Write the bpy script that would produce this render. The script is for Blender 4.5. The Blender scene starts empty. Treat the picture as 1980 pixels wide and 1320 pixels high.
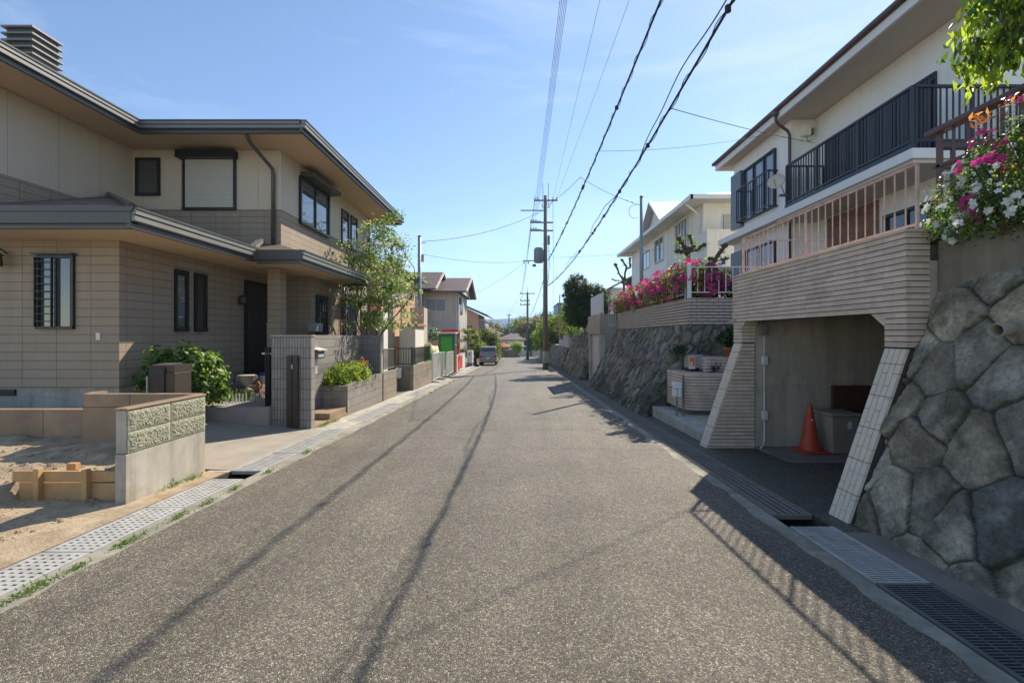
import bpy, math, random
import numpy as np
from mathutils import Vector, Matrix, noise as mnoise
S = bpy.context.scene
C = S.collection
R = math.radians
# ---------------------------------------------------------------- camera, light, exposure
cam_d = bpy.data.cameras.new("camera"); cam = bpy.data.objects.new("camera", cam_d); C.objects.link(cam)
cam.location = (0, 0, 1.62); cam.rotation_euler = (R(90), 0, 0)
cam_d.sensor_width = 36; cam_d.lens = 891/1980*36
cam_d.shift_x = -15/1980; cam_d.shift_y = -12/1980
cam_d.clip_start = 0.05; cam_d.clip_end = 9000
S.camera = cam
SUN_AZ, SUN_EL = R(33.1), R(42.3)
sd = Vector((math.sin(SUN_AZ)*math.cos(SUN_EL), math.cos(SUN_AZ)*math.cos(SUN_EL), math.sin(SUN_EL)))
sl = bpy.data.lights.new("sun", 'SUN'); sl.energy = 5.0; sl.angle = R(0.55); sl.color = (1.0, .90, .75)
so = bpy.data.objects.new("sun", sl); C.objects.link(so); so.location = (20, 30, 40)
so.rotation_euler = (-sd).to_track_quat('-Z', 'Y').to_euler()
W = bpy.data.worlds.new("World"); S.world = W; W.use_nodes = True
wn = W.node_tree; wn.nodes.clear()
sky = wn.nodes.new('ShaderNodeTexSky'); sky.sky_type = 'NISHITA'; sky.sun_disc = False
sky.sun_elevation = SUN_EL; sky.sun_rotation = SUN_AZ; sky.air_density = .9; sky.dust_density = 0.12; sky.ozone_density = 1.8; sky.altitude = 50
bg = wn.nodes.new('ShaderNodeBackground'); bg.inputs['Strength'].default_value = 0.126
wo = wn.nodes.new('ShaderNodeOutputWorld')
tc = wn.nodes.new('ShaderNodeTexCoord'); mp = wn.nodes.new('ShaderNodeMapping')
mp.inputs['Scale'].default_value = (1.2, 2.2, 6.0); mp.inputs['Rotation'].default_value = (0, .35, .3)
nz = wn.nodes.new('ShaderNodeTexNoise'); nz.inputs['Scale'].default_value = 1.3; nz.inputs['Detail'].default_value = 7; nz.inputs['Roughness'].default_value = .62
nz.inputs['Distortion'].default_value = .6
cr = wn.nodes.new('ShaderNodeValToRGB'); cr.color_ramp.elements[0].position = .48; cr.color_ramp.elements[1].position = .80
cr.color_ramp.elements[1].color = (.45, .45, .45, 1)
mx = wn.nodes.new('ShaderNodeMixRGB'); mx.inputs['Color2'].default_value = (5.2, 5.8, 6.6, 1)
L_ = wn.links.new
L_(tc.outputs['Generated'], mp.inputs['Vector']); L_(mp.outputs[0], nz.inputs['Vector']); L_(nz.outputs['Fac'], cr.inputs['Fac'])
L_(cr.outputs['Color'], mx.inputs['Fac']); L_(sky.outputs[0], mx.inputs['Color1']); L_(mx.outputs[0], bg.inputs['Color']); L_(bg.outputs[0], wo.inputs['Surface'])
S.view_settings.view_transform = 'Standard'; S.view_settings.look = 'None'; S.view_settings.gamma = 1
S.view_settings.exposure = 0.64
S.view_settings.use_curve_mapping = False

# ---------------------------------------------------------------- helpers
SL = 22/891
def gz(y): return -SL*y
def px(x, y, D): return Vector(((x-1005)/891*D, D, 1.62+(648-y)/891*D))
ORG = {}
def tag(o, label=None, cat=None, group=None, kind=None):
    if label: o['label'] = label
    if cat: o['category'] = cat
    if group: o['group'] = group
    if kind: o['kind'] = kind
    return o
def thing(name, label, cat, loc, group=None):
    o = bpy.data.objects.new(name, None); C.objects.link(o); o.location = loc
    o.empty_display_size = .1
    ORG[o] = Vector(loc); tag(o, label, cat, group); return o
class MB:
    def __init__(s): s.v = []; s.f = []; s.m = []
    def add(s, vs, fs, mi=0):
        b = len(s.v); s.v += [tuple(p) for p in vs]
        for f in fs: s.f.append(tuple(i+b for i in f)); s.m.append(mi)
        return s
    def box(s, x0, x1, y0, y1, z0, z1, mi=0):
        x0, x1 = min(x0,x1), max(x0,x1); y0, y1 = min(y0,y1), max(y0,y1); z0, z1 = min(z0,z1), max(z0,z1)
        return s.add([(x0,y0,z0),(x1,y0,z0),(x1,y1,z0),(x0,y1,z0),(x0,y0,z1),(x1,y0,z1),(x1,y1,z1),(x0,y1,z1)],
                     [(0,3,2,1),(4,5,6,7),(0,1,5,4),(1,2,6,5),(2,3,7,6),(3,0,4,7)], mi)
    def fb(s, fr, a0, a1, n0, n1, z0, z1, mi=0):
        k, p = fr
        if k == 'S': return s.box(a0, a1, p-n0, p-n1, z0, z1, mi)
        if k == 'E': return s.box(p+n0, p+n1, a0, a1, z0, z1, mi)
        return s.box(p-n0, p-n1, a0, a1, z0, z1, mi)
    def hexa(s, p, mi=0):   # 4 bottom (ccw), 4 top
        return s.add(p, [(0,3,2,1),(4,5,6,7),(0,1,5,4),(1,2,6,5),(2,3,7,6),(3,0,4,7)], mi)
    def poly(s, pts, mi=0): return s.add(pts, [tuple(range(len(pts)))], mi)
    def slab(s, pts, t, mi=0):  # polygon extruded straight down by t
        n = len(pts); v = [Vector(p) for p in pts]; w = [p-Vector((0,0,t)) for p in v]
        return s.add(v+w, [tuple(range(n)), tuple(reversed(range(n, 2*n)))] + [(i, n+i, n+(i+1)%n, (i+1)%n) for i in range(n)], mi)
    def tube(s, p0, p1, r0, r1=None, n=8, mi=0):
        return s.path([p0, p1], [r0, r0 if r1 is None else r1], n, mi)
    def path(s, pts, r, n=8, mi=0, cap=True):
        pts = [Vector(p) for p in pts]; k = len(pts)
        rs = r if isinstance(r, (list, tuple)) else [r]*k
        vs = []; prev = None
        for i, p in enumerate(pts):
            d = (pts[min(i+1,k-1)]-pts[max(i-1,0)]).normalized()
            if prev is None: a = d.orthogonal().normalized()
            else:
                a = prev - d*prev.dot(d); a = a.normalized() if a.length > 1e-6 else d.orthogonal().normalized()
            prev = a; b = d.cross(a)
            for j in range(n):
                t = 2*math.pi*j/n; vs.append(p+(a*math.cos(t)+b*math.sin(t))*rs[i])
        fs = [(i*n+j, i*n+(j+1)%n, (i+1)*n+(j+1)%n, (i+1)*n+j) for i in range(k-1) for j in range(n)]
        if cap: fs += [tuple(reversed(range(n))), tuple(range((k-1)*n, k*n))]
        return s.add(vs, fs, mi)
    def lathe(s, prof, c, n=16, mi=0, sx=1, sy=1):
        c = Vector(c); vs = []
        for r, z in prof:
            for j in range(n):
                t = 2*math.pi*j/n; vs.append((c.x+r*sx*math.cos(t), c.y+r*sy*math.sin(t), c.z+z))
        k = len(prof)
        fs = [(i*n+j, i*n+(j+1)%n, (i+1)*n+(j+1)%n, (i+1)*n+j) for i in range(k-1) for j in range(n)]
        fs += [tuple(reversed(range(n))), tuple(range((k-1)*n, k*n))]
        return s.add(vs, fs, mi)
    def build(s, name, mats, parent=None, smooth=False, bevel=0, label=None):
        me = bpy.data.meshes.new(name); v = np.array(s.v, dtype=float)
        if parent is not None: o0 = ORG[parent]
        else:
            mn, mxx = v.min(0), v.max(0); o0 = Vector(((mn[0]+mxx[0])/2, (mn[1]+mxx[1])/2, mn[2]))
        v = v-np.array(o0)
        me.from_pydata(v.tolist(), [], s.f)
        if not isinstance(mats, (list, tuple)): mats = [mats]
        for m in mats: me.materials.append(m)
        if len(mats) > 1: me.polygons.foreach_set('material_index', s.m)
        if smooth: me.polygons.foreach_set('use_smooth', [True]*len(me.polygons))
        me.update()
        o = bpy.data.objects.new(name, me); C.objects.link(o)
        if parent is not None: o.parent = parent
        else: o.location = o0
        ORG[o] = Vector(o0)
        if bevel:
            b = o.modifiers.new('bevel', 'BEVEL'); b.width = bevel; b.segments = 2; b.limit_method = 'ANGLE'; b.angle_limit = R(40)
        if label: o['label'] = label
        return o
def clone(root, loc, label=None, rotz=None, group=None, scale=None):
    r = root.copy(); C.objects.link(r); r.location = loc
    if rotz is not None: r.rotation_euler = (0, 0, rotz)
    if scale: r.scale = scale
    if label: r['label'] = label
    if group: r['group'] = group
    def rec(a, b):
        for ch in list(a.children):
            c = ch.copy(); C.objects.link(c); c.parent = b; rec(ch, c)
    rec(root, r); return r

# ---------------------------------------------------------------- materials
class NT:
    def __init__(s, name):
        s.m = bpy.data.materials.new(name); s.m.use_nodes = True; s.t = s.m.node_tree
        s.b = s.t.nodes['Principled BSDF']; s.out = s.t.nodes['Material Output']
        s.tc = s.n('TexCoord')
    def n(s, t, **k):
        x = s.t.nodes.new('ShaderNode'+t)
        for a, b in k.items(): setattr(x, a, b)
        return x
    def l(s, a, b): s.t.links.new(a, b)
    def noise(s, scale, detail=4, rough=.55, vec=None, dist=0):
        x = s.n('TexNoise'); x.inputs['Scale'].default_value = scale; x.inputs['Detail'].default_value = detail
        x.inputs['Roughness'].default_value = rough; x.inputs['Distortion'].default_value = dist
        s.l(vec or s.tc.outputs['Object'], x.inputs['Vector']); return x.outputs['Fac']
    def ramp(s, fac, stops):
        x = s.n('ValToRGB'); e = x.color_ramp.elements
        while len(e) < len(stops): e.new(.5)
        for i, (p, c) in enumerate(stops):
            e[i].position = p; e[i].color = (c, c, c, 1) if isinstance(c, (int, float)) else (*c, 1)
        s.l(fac, x.inputs['Fac']); return x.outputs['Color']
    def mix(s, fac, a, b, bt='MIX'):
        x = s.n('MixRGB', blend_type=bt)
        for i, q in (('Fac', fac), ('Color1', a), ('Color2', b)):
            if isinstance(q, (int, float)): x.inputs[i].default_value = q if i == 'Fac' else (q, q, q, 1)
            elif isinstance(q, tuple): x.inputs[i].default_value = (*q, 1)
            else: s.l(q, x.inputs[i])
        return x.outputs['Color']
    def math(s, op, a, b=0):
        x = s.n('Math', operation=op)
        for i, q in enumerate((a, b)):
            if isinstance(q, (int, float)): x.inputs[i].default_value = q
            else: s.l(q, x.inputs[i])
        return x.outputs[0]
    def faceuv(s, vscale=1):
        g = s.n('NewGeometry'); tr = s.n('VectorTransform', vector_type='NORMAL', convert_from='WORLD', convert_to='OBJECT')
        s.l(g.outputs['True Normal'], tr.inputs[0]); sn = s.n('SeparateXYZ'); s.l(tr.outputs[0], sn.inputs[0])
        sp = s.n('SeparateXYZ'); s.l(s.tc.outputs['Object'], sp.inputs[0])
        ax = s.math('ABSOLUTE', sn.outputs[0]); ay = s.math('ABSOLUTE', sn.outputs[1]); sel = s.math('GREATER_THAN', ax, ay)
        az = s.math('ABSOLUTE', sn.outputs[2]); flat = s.math('GREATER_THAN', az, .98)
        u = s.math('ADD', s.math('MULTIPLY', sp.outputs[1], sel), s.math('MULTIPLY', sp.outputs[0], s.math('SUBTRACT', 1, sel)))
        v = s.math('ADD', s.math('MULTIPLY', sp.outputs[2], s.math('SUBTRACT', 1, flat)), s.math('MULTIPLY', sp.outputs[1], flat))
        if vscale != 1: v = s.math('MULTIPLY', v, vscale)
        c = s.n('CombineXYZ'); s.l(u, c.inputs[0]); s.l(v, c.inputs[1]); return c.outputs[0]
    def streak(s, col, amt=.25, sc_=(5, 5, .35), lo=.45):
        mp_ = s.n('Mapping'); mp_.inputs['Scale'].default_value = sc_; s.l(s.tc.outputs['Object'], mp_.inputs['Vector'])
        f = s.noise(1.0, 8, .68, vec=mp_.outputs[0]); return s.mix(1, col, s.ramp(f, [(lo-.12, 1-amt), (lo+.12, 1.0), (.8, 1.03)]), 'MULTIPLY')
    def brick(s, vec, w, h, mortar, off=0.5, c1=(1,1,1), c2=(.8,.8,.8), cm=(0,0,0), smooth=.1):
        x = s.n('TexBrick'); x.offset = off; x.squash = 1
        x.inputs['Scale'].default_value = 1; x.inputs['Brick Width'].default_value = w; x.inputs['Row Height'].default_value = h
        x.inputs['Mortar Size'].default_value = mortar; x.inputs['Mortar Smooth'].default_value = smooth
        x.inputs['Color1'].default_value = (*c1, 1); x.inputs['Color2'].default_value = (*c2, 1); x.inputs['Mortar'].default_value = (*cm, 1)
        s.l(vec, x.inputs['Vector']); return x
    def bump(s, h, strength=.3, dist=.01, prev=None):
        x = s.n('Bump'); x.inputs['Strength'].default_value = strength; x.inputs['Distance'].default_value = dist
        s.l(h, x.inputs['Height'])
        if prev is not None: s.l(prev, x.inputs['Normal'])
        return x.outputs[0]
    def fin(s, col=None, rough=.8, nrm=None, metal=0, spec=.5):
        b = s.b
        if col is not None:
            if isinstance(col, tuple): b.inputs['Base Color'].default_value = (*col, 1)
            else: s.l(col, b.inputs['Base Color'])
        if isinstance(rough, (int, float)): b.inputs['Roughness'].default_value = rough
        else: s.l(rough, b.inputs['Roughness'])
        b.inputs['Metallic'].default_value = metal; b.inputs['Specular IOR Level'].default_value = spec
        if nrm is not None: s.l(nrm, b.inputs['Normal'])
        return s.m
def sc(c, k): return tuple(min(1, x*k) for x in c)
def plain(name, c, rough=.6, var=.18, ns=3.0, bs=60, bump=.1, metal=0, spec=.5, dirt=None, streak=0):
    t = NT(name)
    col = t.ramp(t.noise(ns, 6, .6), [(.25, sc(c, 1-var)), (.75, sc(c, 1+var))])
    if dirt:
        f = t.ramp(t.noise(ns*.7, 8, .7, dist=.5), [(.48, 0.0), (.72, 1.0)]); col = t.mix(t.math('MULTIPLY', f, .7), col, dirt)
    if streak: col = t.streak(col, streak)
    return t.fin(col, rough, t.bump(t.noise(bs, 4), bump, .004), metal, spec)
def tiled(name, c, w, h, mortar, cm, off=.5, var=.12, c2=None, rough=.75, bstr=.6, dirt=None, ns=2.0, vscale=1, grain=90, bdist=.006, streak=0):
    t = NT(name); uv = t.faceuv(vscale)
    b = t.brick(uv, w, h, mortar, off, c, c2 or sc(c, .86), cm)
    col = t.mix(1, b.outputs['Color'], t.ramp(t.noise(ns, 7, .62), [(.2, 1-var), (.8, 1+var)]), 'MULTIPLY')
    if dirt:
        f = t.ramp(t.noise(ns*.6, 9, .72, dist=.4), [(.47, 0.0), (.75, 1.0)]); col = t.mix(t.math('MULTIPLY', f, .6), col, dirt)
    if streak: col = t.streak(col, streak)
    inv = t.math('SUBTRACT', 1, b.outputs['Fac'])
    n = t.bump(inv, bstr, bdist); n = t.bump(t.noise(grain, 4), .25, .003, n)
    return t.fin(col, rough, n)
def leafmat(name, c, tr, w=.45):
    t = NT(name); col = t.ramp(t.noise(9, 3), [(.25, sc(c, .65)), (.75, sc(c, 1.25))])
    t.fin(col, .45, spec=.35)
    x = t.n('BsdfTranslucent'); x.inputs['Color'].default_value = (*tr, 1)
    m = t.n('MixShader'); m.inputs[0].default_value = w
    t.l(t.b.outputs[0], m.inputs[1]); t.l(x.outputs[0], m.inputs[2]); t.l(m.outputs[0], t.out.inputs['Surface']); return t.m

def m_asphalt(name, k=1.0, warm=1.0):
    t = NT(name)
    v = t.n('TexVoronoi'); v.inputs['Scale'].default_value = 105; t.l(t.tc.outputs['Object'], v.inputs['Vector'])
    v2 = t.n('TexVoronoi', feature='DISTANCE_TO_EDGE'); v2.inputs['Scale'].default_value = 105; t.l(t.tc.outputs['Object'], v2.inputs['Vector'])
    sp = t.n('SeparateColor'); t.l(v.outputs['Color'], sp.inputs[0])
    agg = t.ramp(sp.outputs[0], [(0, (.052*k*warm, .047*k, .034*k)), (.45, (.096*k*warm, .087*k, .065*k)), (.78, (.132*k*warm, .120*k, .090*k)), (1, (.25*k*warm, .225*k, .165*k))])
    edge = t.ramp(v2.outputs[0], [(0.02, .35), (.16, 1.0)])
    col = t.mix(1, agg, edge, 'MULTIPLY')
    col = t.mix(1, col, t.ramp(t.noise(.9, 8, .65), [(.3, .78), (.7, 1.18)]), 'MULTIPLY')
    mp_ = t.n('Mapping'); mp_.inputs['Scale'].default_value = (1.1, .09, 1); t.l(t.tc.outputs['Object'], mp_.inputs['Vector'])
    col = t.mix(1, col, t.ramp(t.noise(1.6, 5, .6, vec=mp_.outputs[0]), [(.35, .84), (.62, 1.1)]), 'MULTIPLY')
    col = t.mix(t.math('MULTIPLY', t.ramp(t.noise(.55, 9, .75, dist=1.2), [(.60, 0.0), (.66, 1.0)]), .28), col, (.05, .045, .038))
    col = t.mix(1, col, t.ramp(t.noise(14, 4, .6), [(.3, .82), (.7, 1.15)]), 'MULTIPLY')
    n = t.bump(v2.outputs[0], .8, .012); n = t.bump(sp.outputs[1], .5, .006, n); n = t.bump(t.noise(25, 3), .3, .01, n)
    return t.fin(col, t.ramp(sp.outputs[2], [(0, .45), (1, .8)]), n, spec=.45)
M = {}
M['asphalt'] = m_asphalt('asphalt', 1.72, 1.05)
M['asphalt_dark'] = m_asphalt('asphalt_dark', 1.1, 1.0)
M['ground'] = plain('ground_gravel', (.20, .17, .13), .9, .3, 2, 70, .4, dirt=(.11, .10, .06))
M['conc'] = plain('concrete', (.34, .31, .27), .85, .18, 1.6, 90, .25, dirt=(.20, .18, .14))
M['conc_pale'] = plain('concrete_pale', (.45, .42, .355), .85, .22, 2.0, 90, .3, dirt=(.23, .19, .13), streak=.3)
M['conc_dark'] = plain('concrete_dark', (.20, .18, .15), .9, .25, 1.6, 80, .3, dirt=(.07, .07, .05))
M['conc_brown'] = tiled('concrete_block_brown', (.32, .22, .135), .68, .6, .006, (.12, .09, .06), 0, .3, dirt=(.10, .075, .045))
M['channel'] = plain('channel_mud', (.05, .045, .035), .95, .4, 5, 60, .5)
M['kerb'] = plain('kerb_concrete', (.30, .28, .225), .9, .35, 3.5, 90, .5, dirt=(.075, .08, .035))
M['galv'] = plain('galvanised_steel', (.45, .445, .42), .55, .2, 6, 150, .08, metal=.2, dirt=(.25, .19, .13))
M['galv_dark'] = plain('galvanised_dark', (.17, .18, .19), .5, .2, 6, 100, .1, metal=.5)
M['sand'] = None
t = NT('sandy_soil'); f = t.noise(3, 9, .7)
M['sand'] = t.fin(t.ramp(f, [(.3, (.28, .20, .12)), (.55, (.50, .385, .25)), (.75, (.70, .57, .40))]), .95, t.bump(t.noise(30, 8, .75), .9, .03))
M['tile1'] = tiled('brown_wall_tile_siding', (.365, .290, .212), .58, .148, .0045, (.15, .115, .08), 0, .08, sc((.365, .290, .212), .92), dirt=None, ns=.7, grain=160, bdist=.005, bstr=.8, streak=.08)
M['panel1'] = tiled('beige_wall_panel', (.62, .53, .41), .92, 3.2, .004, (.30, .25, .19), 0, .05, (.61, .52, .40), ns=.6, grain=120, bdist=.004, streak=.04)
M['soffit1'] = plain('tan_soffit', (.62, .47, .31), .8, .05, .8, 60, .05)
M['gut1'] = plain('dark_bronze_metal', (.085, .08, .07), .38, .12, 1.5, 60, .03, metal=.2)
M['gut1b'] = plain('grey_bronze_metal', (.23, .22, .19), .42, .1, 1.5, 60, .03, metal=.2)
M['roof1'] = tiled('brown_slate_roof', (.19, .135, .115), .45, .07, .006, (.05, .035, .03), .5, .2, (.15, .11, .095), ns=1.5, bstr=.8)
M['frame'] = plain('black_window_frame', (.022, .022, .022), .35, .1, 3, 60, .02, metal=.2)
M['white_alu'] = plain('white_aluminium', (.62, .62, .60), .45, .06, 3, 60, .02)
M['shut'] = tiled('roller_shutter_slats', (.58, .54, .46), 9, .045, .003, (.28, .25, .2), 0, .04, (.56, .52, .44), .5, .9, ns=.5)
def glass(name, c, curtain=None):
    t = NT(name)
    if curtain:
        uv = t.faceuv(); w = t.n('TexWave'); w.inputs['Scale'].default_value = 9; w.inputs['Distortion'].default_value = 2; t.l(uv, w.inputs['Vector'])
        col = t.mix(w.outputs['Fac'], sc(curtain, .55), curtain)
    else: col = t.ramp(t.noise(1.3, 3), [(.3, sc(c, .5)), (.7, sc(c, 1.6))])
    t.fin(col, .04, spec=.9); t.b.inputs['Coat Weight'].default_value = .6; t.b.inputs['Coat Roughness'].default_value = .02
    return t.m
M['glass'] = glass('dark_window_glass', (.02, .023, .025))
M['glass_c'] = glass('curtained_window_glass', (0, 0, 0), (.085, .09, .085))
M['glass_l'] = glass('frosted_window_glass', (.12, .14, .15))
M['wood'] = plain('fresh_lumber', (.52, .31, .13), .7, .2, 5, 60, .15)
M['wood_door'] = tiled('dark_panelled_door', (.035, .03, .026), .14, 5, .008, (.008, .007, .006), 0, .1, (.04, .034, .03), .35, .6)
M['splitface'] = plain('split_face_block', (.34, .33, .24), .9, .35, 22, 60, .8, dirt=(.20, .24, .12))
M['block'] = tiled('weathered_concrete_block', (.30, .255, .195), .4, .2, .006, (.12, .10, .08), .5, .2, (.25, .21, .16), dirt=(.12, .09, .06))
M['ribtile'] = tiled('ribbed_grey_tile', (.34, .31, .27), .055, .2, .006, (.13, .115, .10), 0, .16, (.27, .245, .215), dirt=(.21, .175, .15), bstr=.9, bdist=.01)
M['tile2'] = tiled('buff_long_brick_tile', (.68, .545, .43), .24, .0562, .0012, (.25, .19, .15), .5, .16, (.53, .42, .33), ns=5, dirt=(.38, .29, .22), bstr=.5)
M['tile2j'] = tiled('buff_thin_brick', (.56, .45, .36), .26, .075, .007, (.14, .11, .09), .5, .13, (.50, .40, .32), ns=2.5, dirt=(.38, .30, .24), bstr=.9)
M['joint'] = plain('dark_joint_mortar', (.055, .045, .038), .95, .2, 8, 60, .2)
M['fin_tile'] = tiled('buff_fin_tile', (.68, .58, .46), 9, .3, .004, (.2, .16, .13), .5, .1, (.63, .54, .43), ns=4, dirt=(.48, .40, .31))
t = NT('garage_concrete')
f1 = t.ramp(t.noise(1.6, 9, .7, dist=.8), [(.3, (.37, .325, .26)), (.7, (.52, .46, .37))]); cr1 = t.n('TexVoronoi', feature='DISTANCE_TO_EDGE'); cr1.inputs['Scale'].default_value = 1.1
mpn = t.n('MixRGB'); mpn.inputs[0].default_value = .25; t.l(t.tc.outputs['Object'], mpn.inputs[1]); nn = t.n('TexNoise'); nn.inputs['Scale'].default_value = 3; t.l(t.tc.outputs['Object'], nn.inputs['Vector']); t.l(nn.outputs['Color'], mpn.inputs[2]); t.l(mpn.outputs[0], cr1.inputs['Vector'])
M['garage'] = t.fin(t.mix(t.math('MULTIPLY', t.ramp(t.noise(2.3, 9, .75), [(.55, 0.0), (.68, 1.0)]), .45), t.streak(t.mix(t.ramp(cr1.outputs[0], [(.002, .16), (.008, 0.0)]), f1, (.16, .12, .09)), .28), (.20, .17, .13)), .9, t.bump(t.noise(60, 5), .3, .004))
M['white_wall'] = plain('white_stucco', (.88, .865, .82), .85, .04, .8, 140, .35, dirt=(.72, .70, .65), streak=.06)
M['cream_wall'] = plain('cream_stucco', (.80, .76, .64), .85, .05, .6, 100, .2, streak=.12)
M['white_trim'] = plain('white_trim', (.78, .76, .72), .6, .05, 1, 60, .05)
M['soffit2'] = plain('grey_soffit', (.60, .53, .43), .85, .06, 1, 60, .06)
M['brown_metal'] = plain('brown_painted_metal', (.11, .06, .05), .42, .2, 3, 60, .05, metal=.1)
M['dark_metal'] = plain('dark_grey_railing_metal', (.035, .034, .038), .4, .15, 3, 60, .03, metal=.2)
M['rust_rail'] = plain('faded_pink_rusty_paint', (.64, .44, .36), .75, .25, 9, 90, .25, dirt=(.36, .14, .08))
M['lintel'] = plain('white_painted_steel', (.62, .60, .56), .5, .12, 8, 60, .08, dirt=(.45, .36, .28))
M['roof_white'] = tiled('pale_grey_roof_tile', (.52, .51, .50), .35, .12, .008, (.3, .3, .3), .5, .08, (.47, .46, .45), .3)
M['roof_brown'] = tiled('brown_roof_tile', (.17, .115, .095), .32, .16, .015, (.06, .04, .035), 0, .2, (.13, .09, .075), .6, .9, ns=.8)
M['peach_wall'] = plain('peach_stucco', (.62, .36, .22), .85, .06, .8, 80, .2)
M['beige_wall'] = plain('beige_stucco', (.54, .48, .39), .85, .06, .8, 80, .2, streak=.2)
M['grey_wall'] = plain('grey_beige_stucco', (.44, .42, .40), .85, .06, .8, 80, .2)
M['cone'] = plain('orange_plastic', (.48, .055, .022), .55, .15, 8, 60, .05, dirt=(.42, .07, .04))
M['bin'] = plain('beige_plastic', (.29, .255, .205), .6, .1, 4, 60, .05)
M['darkwood'] = plain('reddish_dark_board', (.075, .025, .015), .6, .25, 4, 60, .1)
M['resin'] = plain('brown_resin', (.05, .038, .028), .5, .1, 3, 60, .04)
M['white_pl'] = plain('white_plastic', (.68, .68, .66), .5, .06, 4, 60, .03)
M['blue_pl'] = plain('blue_plastic', (.03, .07, .32), .5, .1, 4, 60, .03)
M['grey_pl'] = plain('grey_plastic', (.28, .29, .29), .55, .1, 4, 60, .03)
M['terra'] = plain('terracotta', (.42, .14, .07), .8, .2, 8, 80, .2)
M['pole'] = plain('weathered_concrete_pole', (.20, .165, .13), .85, .2, 2, 60, .2, dirt=(.12, .095, .075))
M['steelpole'] = plain('blue_grey_steel_pole', (.27, .32, .35), .5, .1, 2, 60, .05, metal=.3)
M['wire'] = plain('black_cable', (.02, .02, .022), .6, .1, 2, 60, .02)
M['porc'] = plain('insulator_porcelain', (.55, .5, .45), .3, .1, 5, 60, .02)
M['xfmr'] = plain('transformer_grey', (.22, .25, .27), .5, .1, 3, 60, .04, metal=.2)
M['bark'] = plain('grey_brown_bark', (.15, .11, .08), .9, .35, 14, 50, .7)
M['bark_d'] = plain('mossy_dark_bark', (.085, .065, .04), .95, .4, 14, 40, .9, dirt=(.13, .13, .04))
M['lf_dog'] = leafmat('leaf_fresh_green', (.16, .26, .055), (.42, .60, .10), .45)
M['lf_dog2'] = leafmat('leaf_pale_green', (.36, .42, .18), (.55, .68, .25), .4)
M['lf_mid'] = leafmat('leaf_mid_green', (.055, .13, .025), (.16, .34, .04), .35)
M['lf_dark'] = leafmat('leaf_dark_green', (.022, .055, .016), (.06, .13, .02), .25)
M['lf_olive'] = leafmat('leaf_olive', (.10, .11, .028), (.26, .27, .05), .35)
M['lf_yel'] = leafmat('leaf_backlit_yellow_green', (.22, .33, .03), (.62, .80, .06), .55)
M['lf_red'] = leafmat('leaf_reddish', (.22, .07, .03), (.50, .16, .05), .4)
M['lf_org'] = leafmat('leaf_orange_maple', (.45, .20, .05), (.8, .36, .08), .5)
M['fl_pink'] = leafmat('petal_magenta', (.55, .04, .24), (.85, .08, .38), .4)
M['fl_red'] = leafmat('petal_dusty_rose', (.40, .06, .14), (.55, .08, .2), .3)
M['fl_white'] = leafmat('petal_white', (.80, .80, .76), (.85, .88, .8), .3)
M['fl_org'] = leafmat('petal_orange', (.75, .12, .02), (.8, .2, .04), .3)
M['grass'] = leafmat('weed_blades', (.14, .20, .045), (.32, .45, .08), .35)
t = NT('stone'); a = t.n('Attribute', attribute_name='Col')
col = t.mix(1, a.outputs['Color'], t.ramp(t.noise(28, 8, .75), [(.25, .45), (.75, 1.5)]), 'MULTIPLY')
col = t.mix(1, col, t.ramp(t.noise(5, 8, .7), [(.3, .55), (.7, 1.35)]), 'MULTIPLY')
col = t.mix(t.math('MULTIPLY', t.ramp(t.noise(11, 9, .75), [(.58, 0.0), (.68, 1.0)]), .35), col, (.36, .35, .30))
M['stone'] = t.fin(col, .9, t.bump(t.noise(38, 9, .8), 1.0, .02))
t = NT('carpaint_grey'); t.fin((.24, .24, .20), .3); t.b.inputs['Coat Weight'].default_value = .8; M['car_grey'] = t.m
t = NT('carpaint_silver'); t.fin((.45, .50, .58), .3, metal=.3); t.b.inputs['Coat Weight'].default_value = .8; M['car_silver'] = t.m
M['tyre'] = plain('tyre_rubber', (.02, .02, .02), .85, .1, 5, 60, .1)
M['red'] = plain('red_paint', (.62, .03, .025), .5, .08, 3, 60, .02)
M['lampred'] = plain('red_lens', (.45, .02, .02), .2, .08, 3, 60, .02)
M['green_d'] = plain('dark_teal_panel', (.015, .12, .10), .5, .1, 3, 60, .02)
M['green_b'] = plain('bright_green_panel', (.04, .34, .04), .5, .1, 3, 60, .02)
M['tarp'] = plain('pale_yellow_tarpaulin', (.62, .60, .30), .7, .12, 6, 30, .6)
M['orange'] = plain('orange_paint', (.7, .16, .05), .5, .1, 3, 60, .02)
M['bluerf'] = plain('blue_grey_sheet_roof', (.10, .18, .24), .45, .1, 1, 60, .05, metal=.3)
M['hill'] = None
t = NT('forested_hill'); M['hill'] = t.fin(t.ramp(t.noise(.02, 8, .7), [(.3, (.02, .04, .02)), (.7, (.05, .08, .035))]), .95)
M['fence_dk'] = plain('dark_green_fence_metal', (.03, .04, .035), .45, .15, 3, 60, .03, metal=.2)

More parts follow.
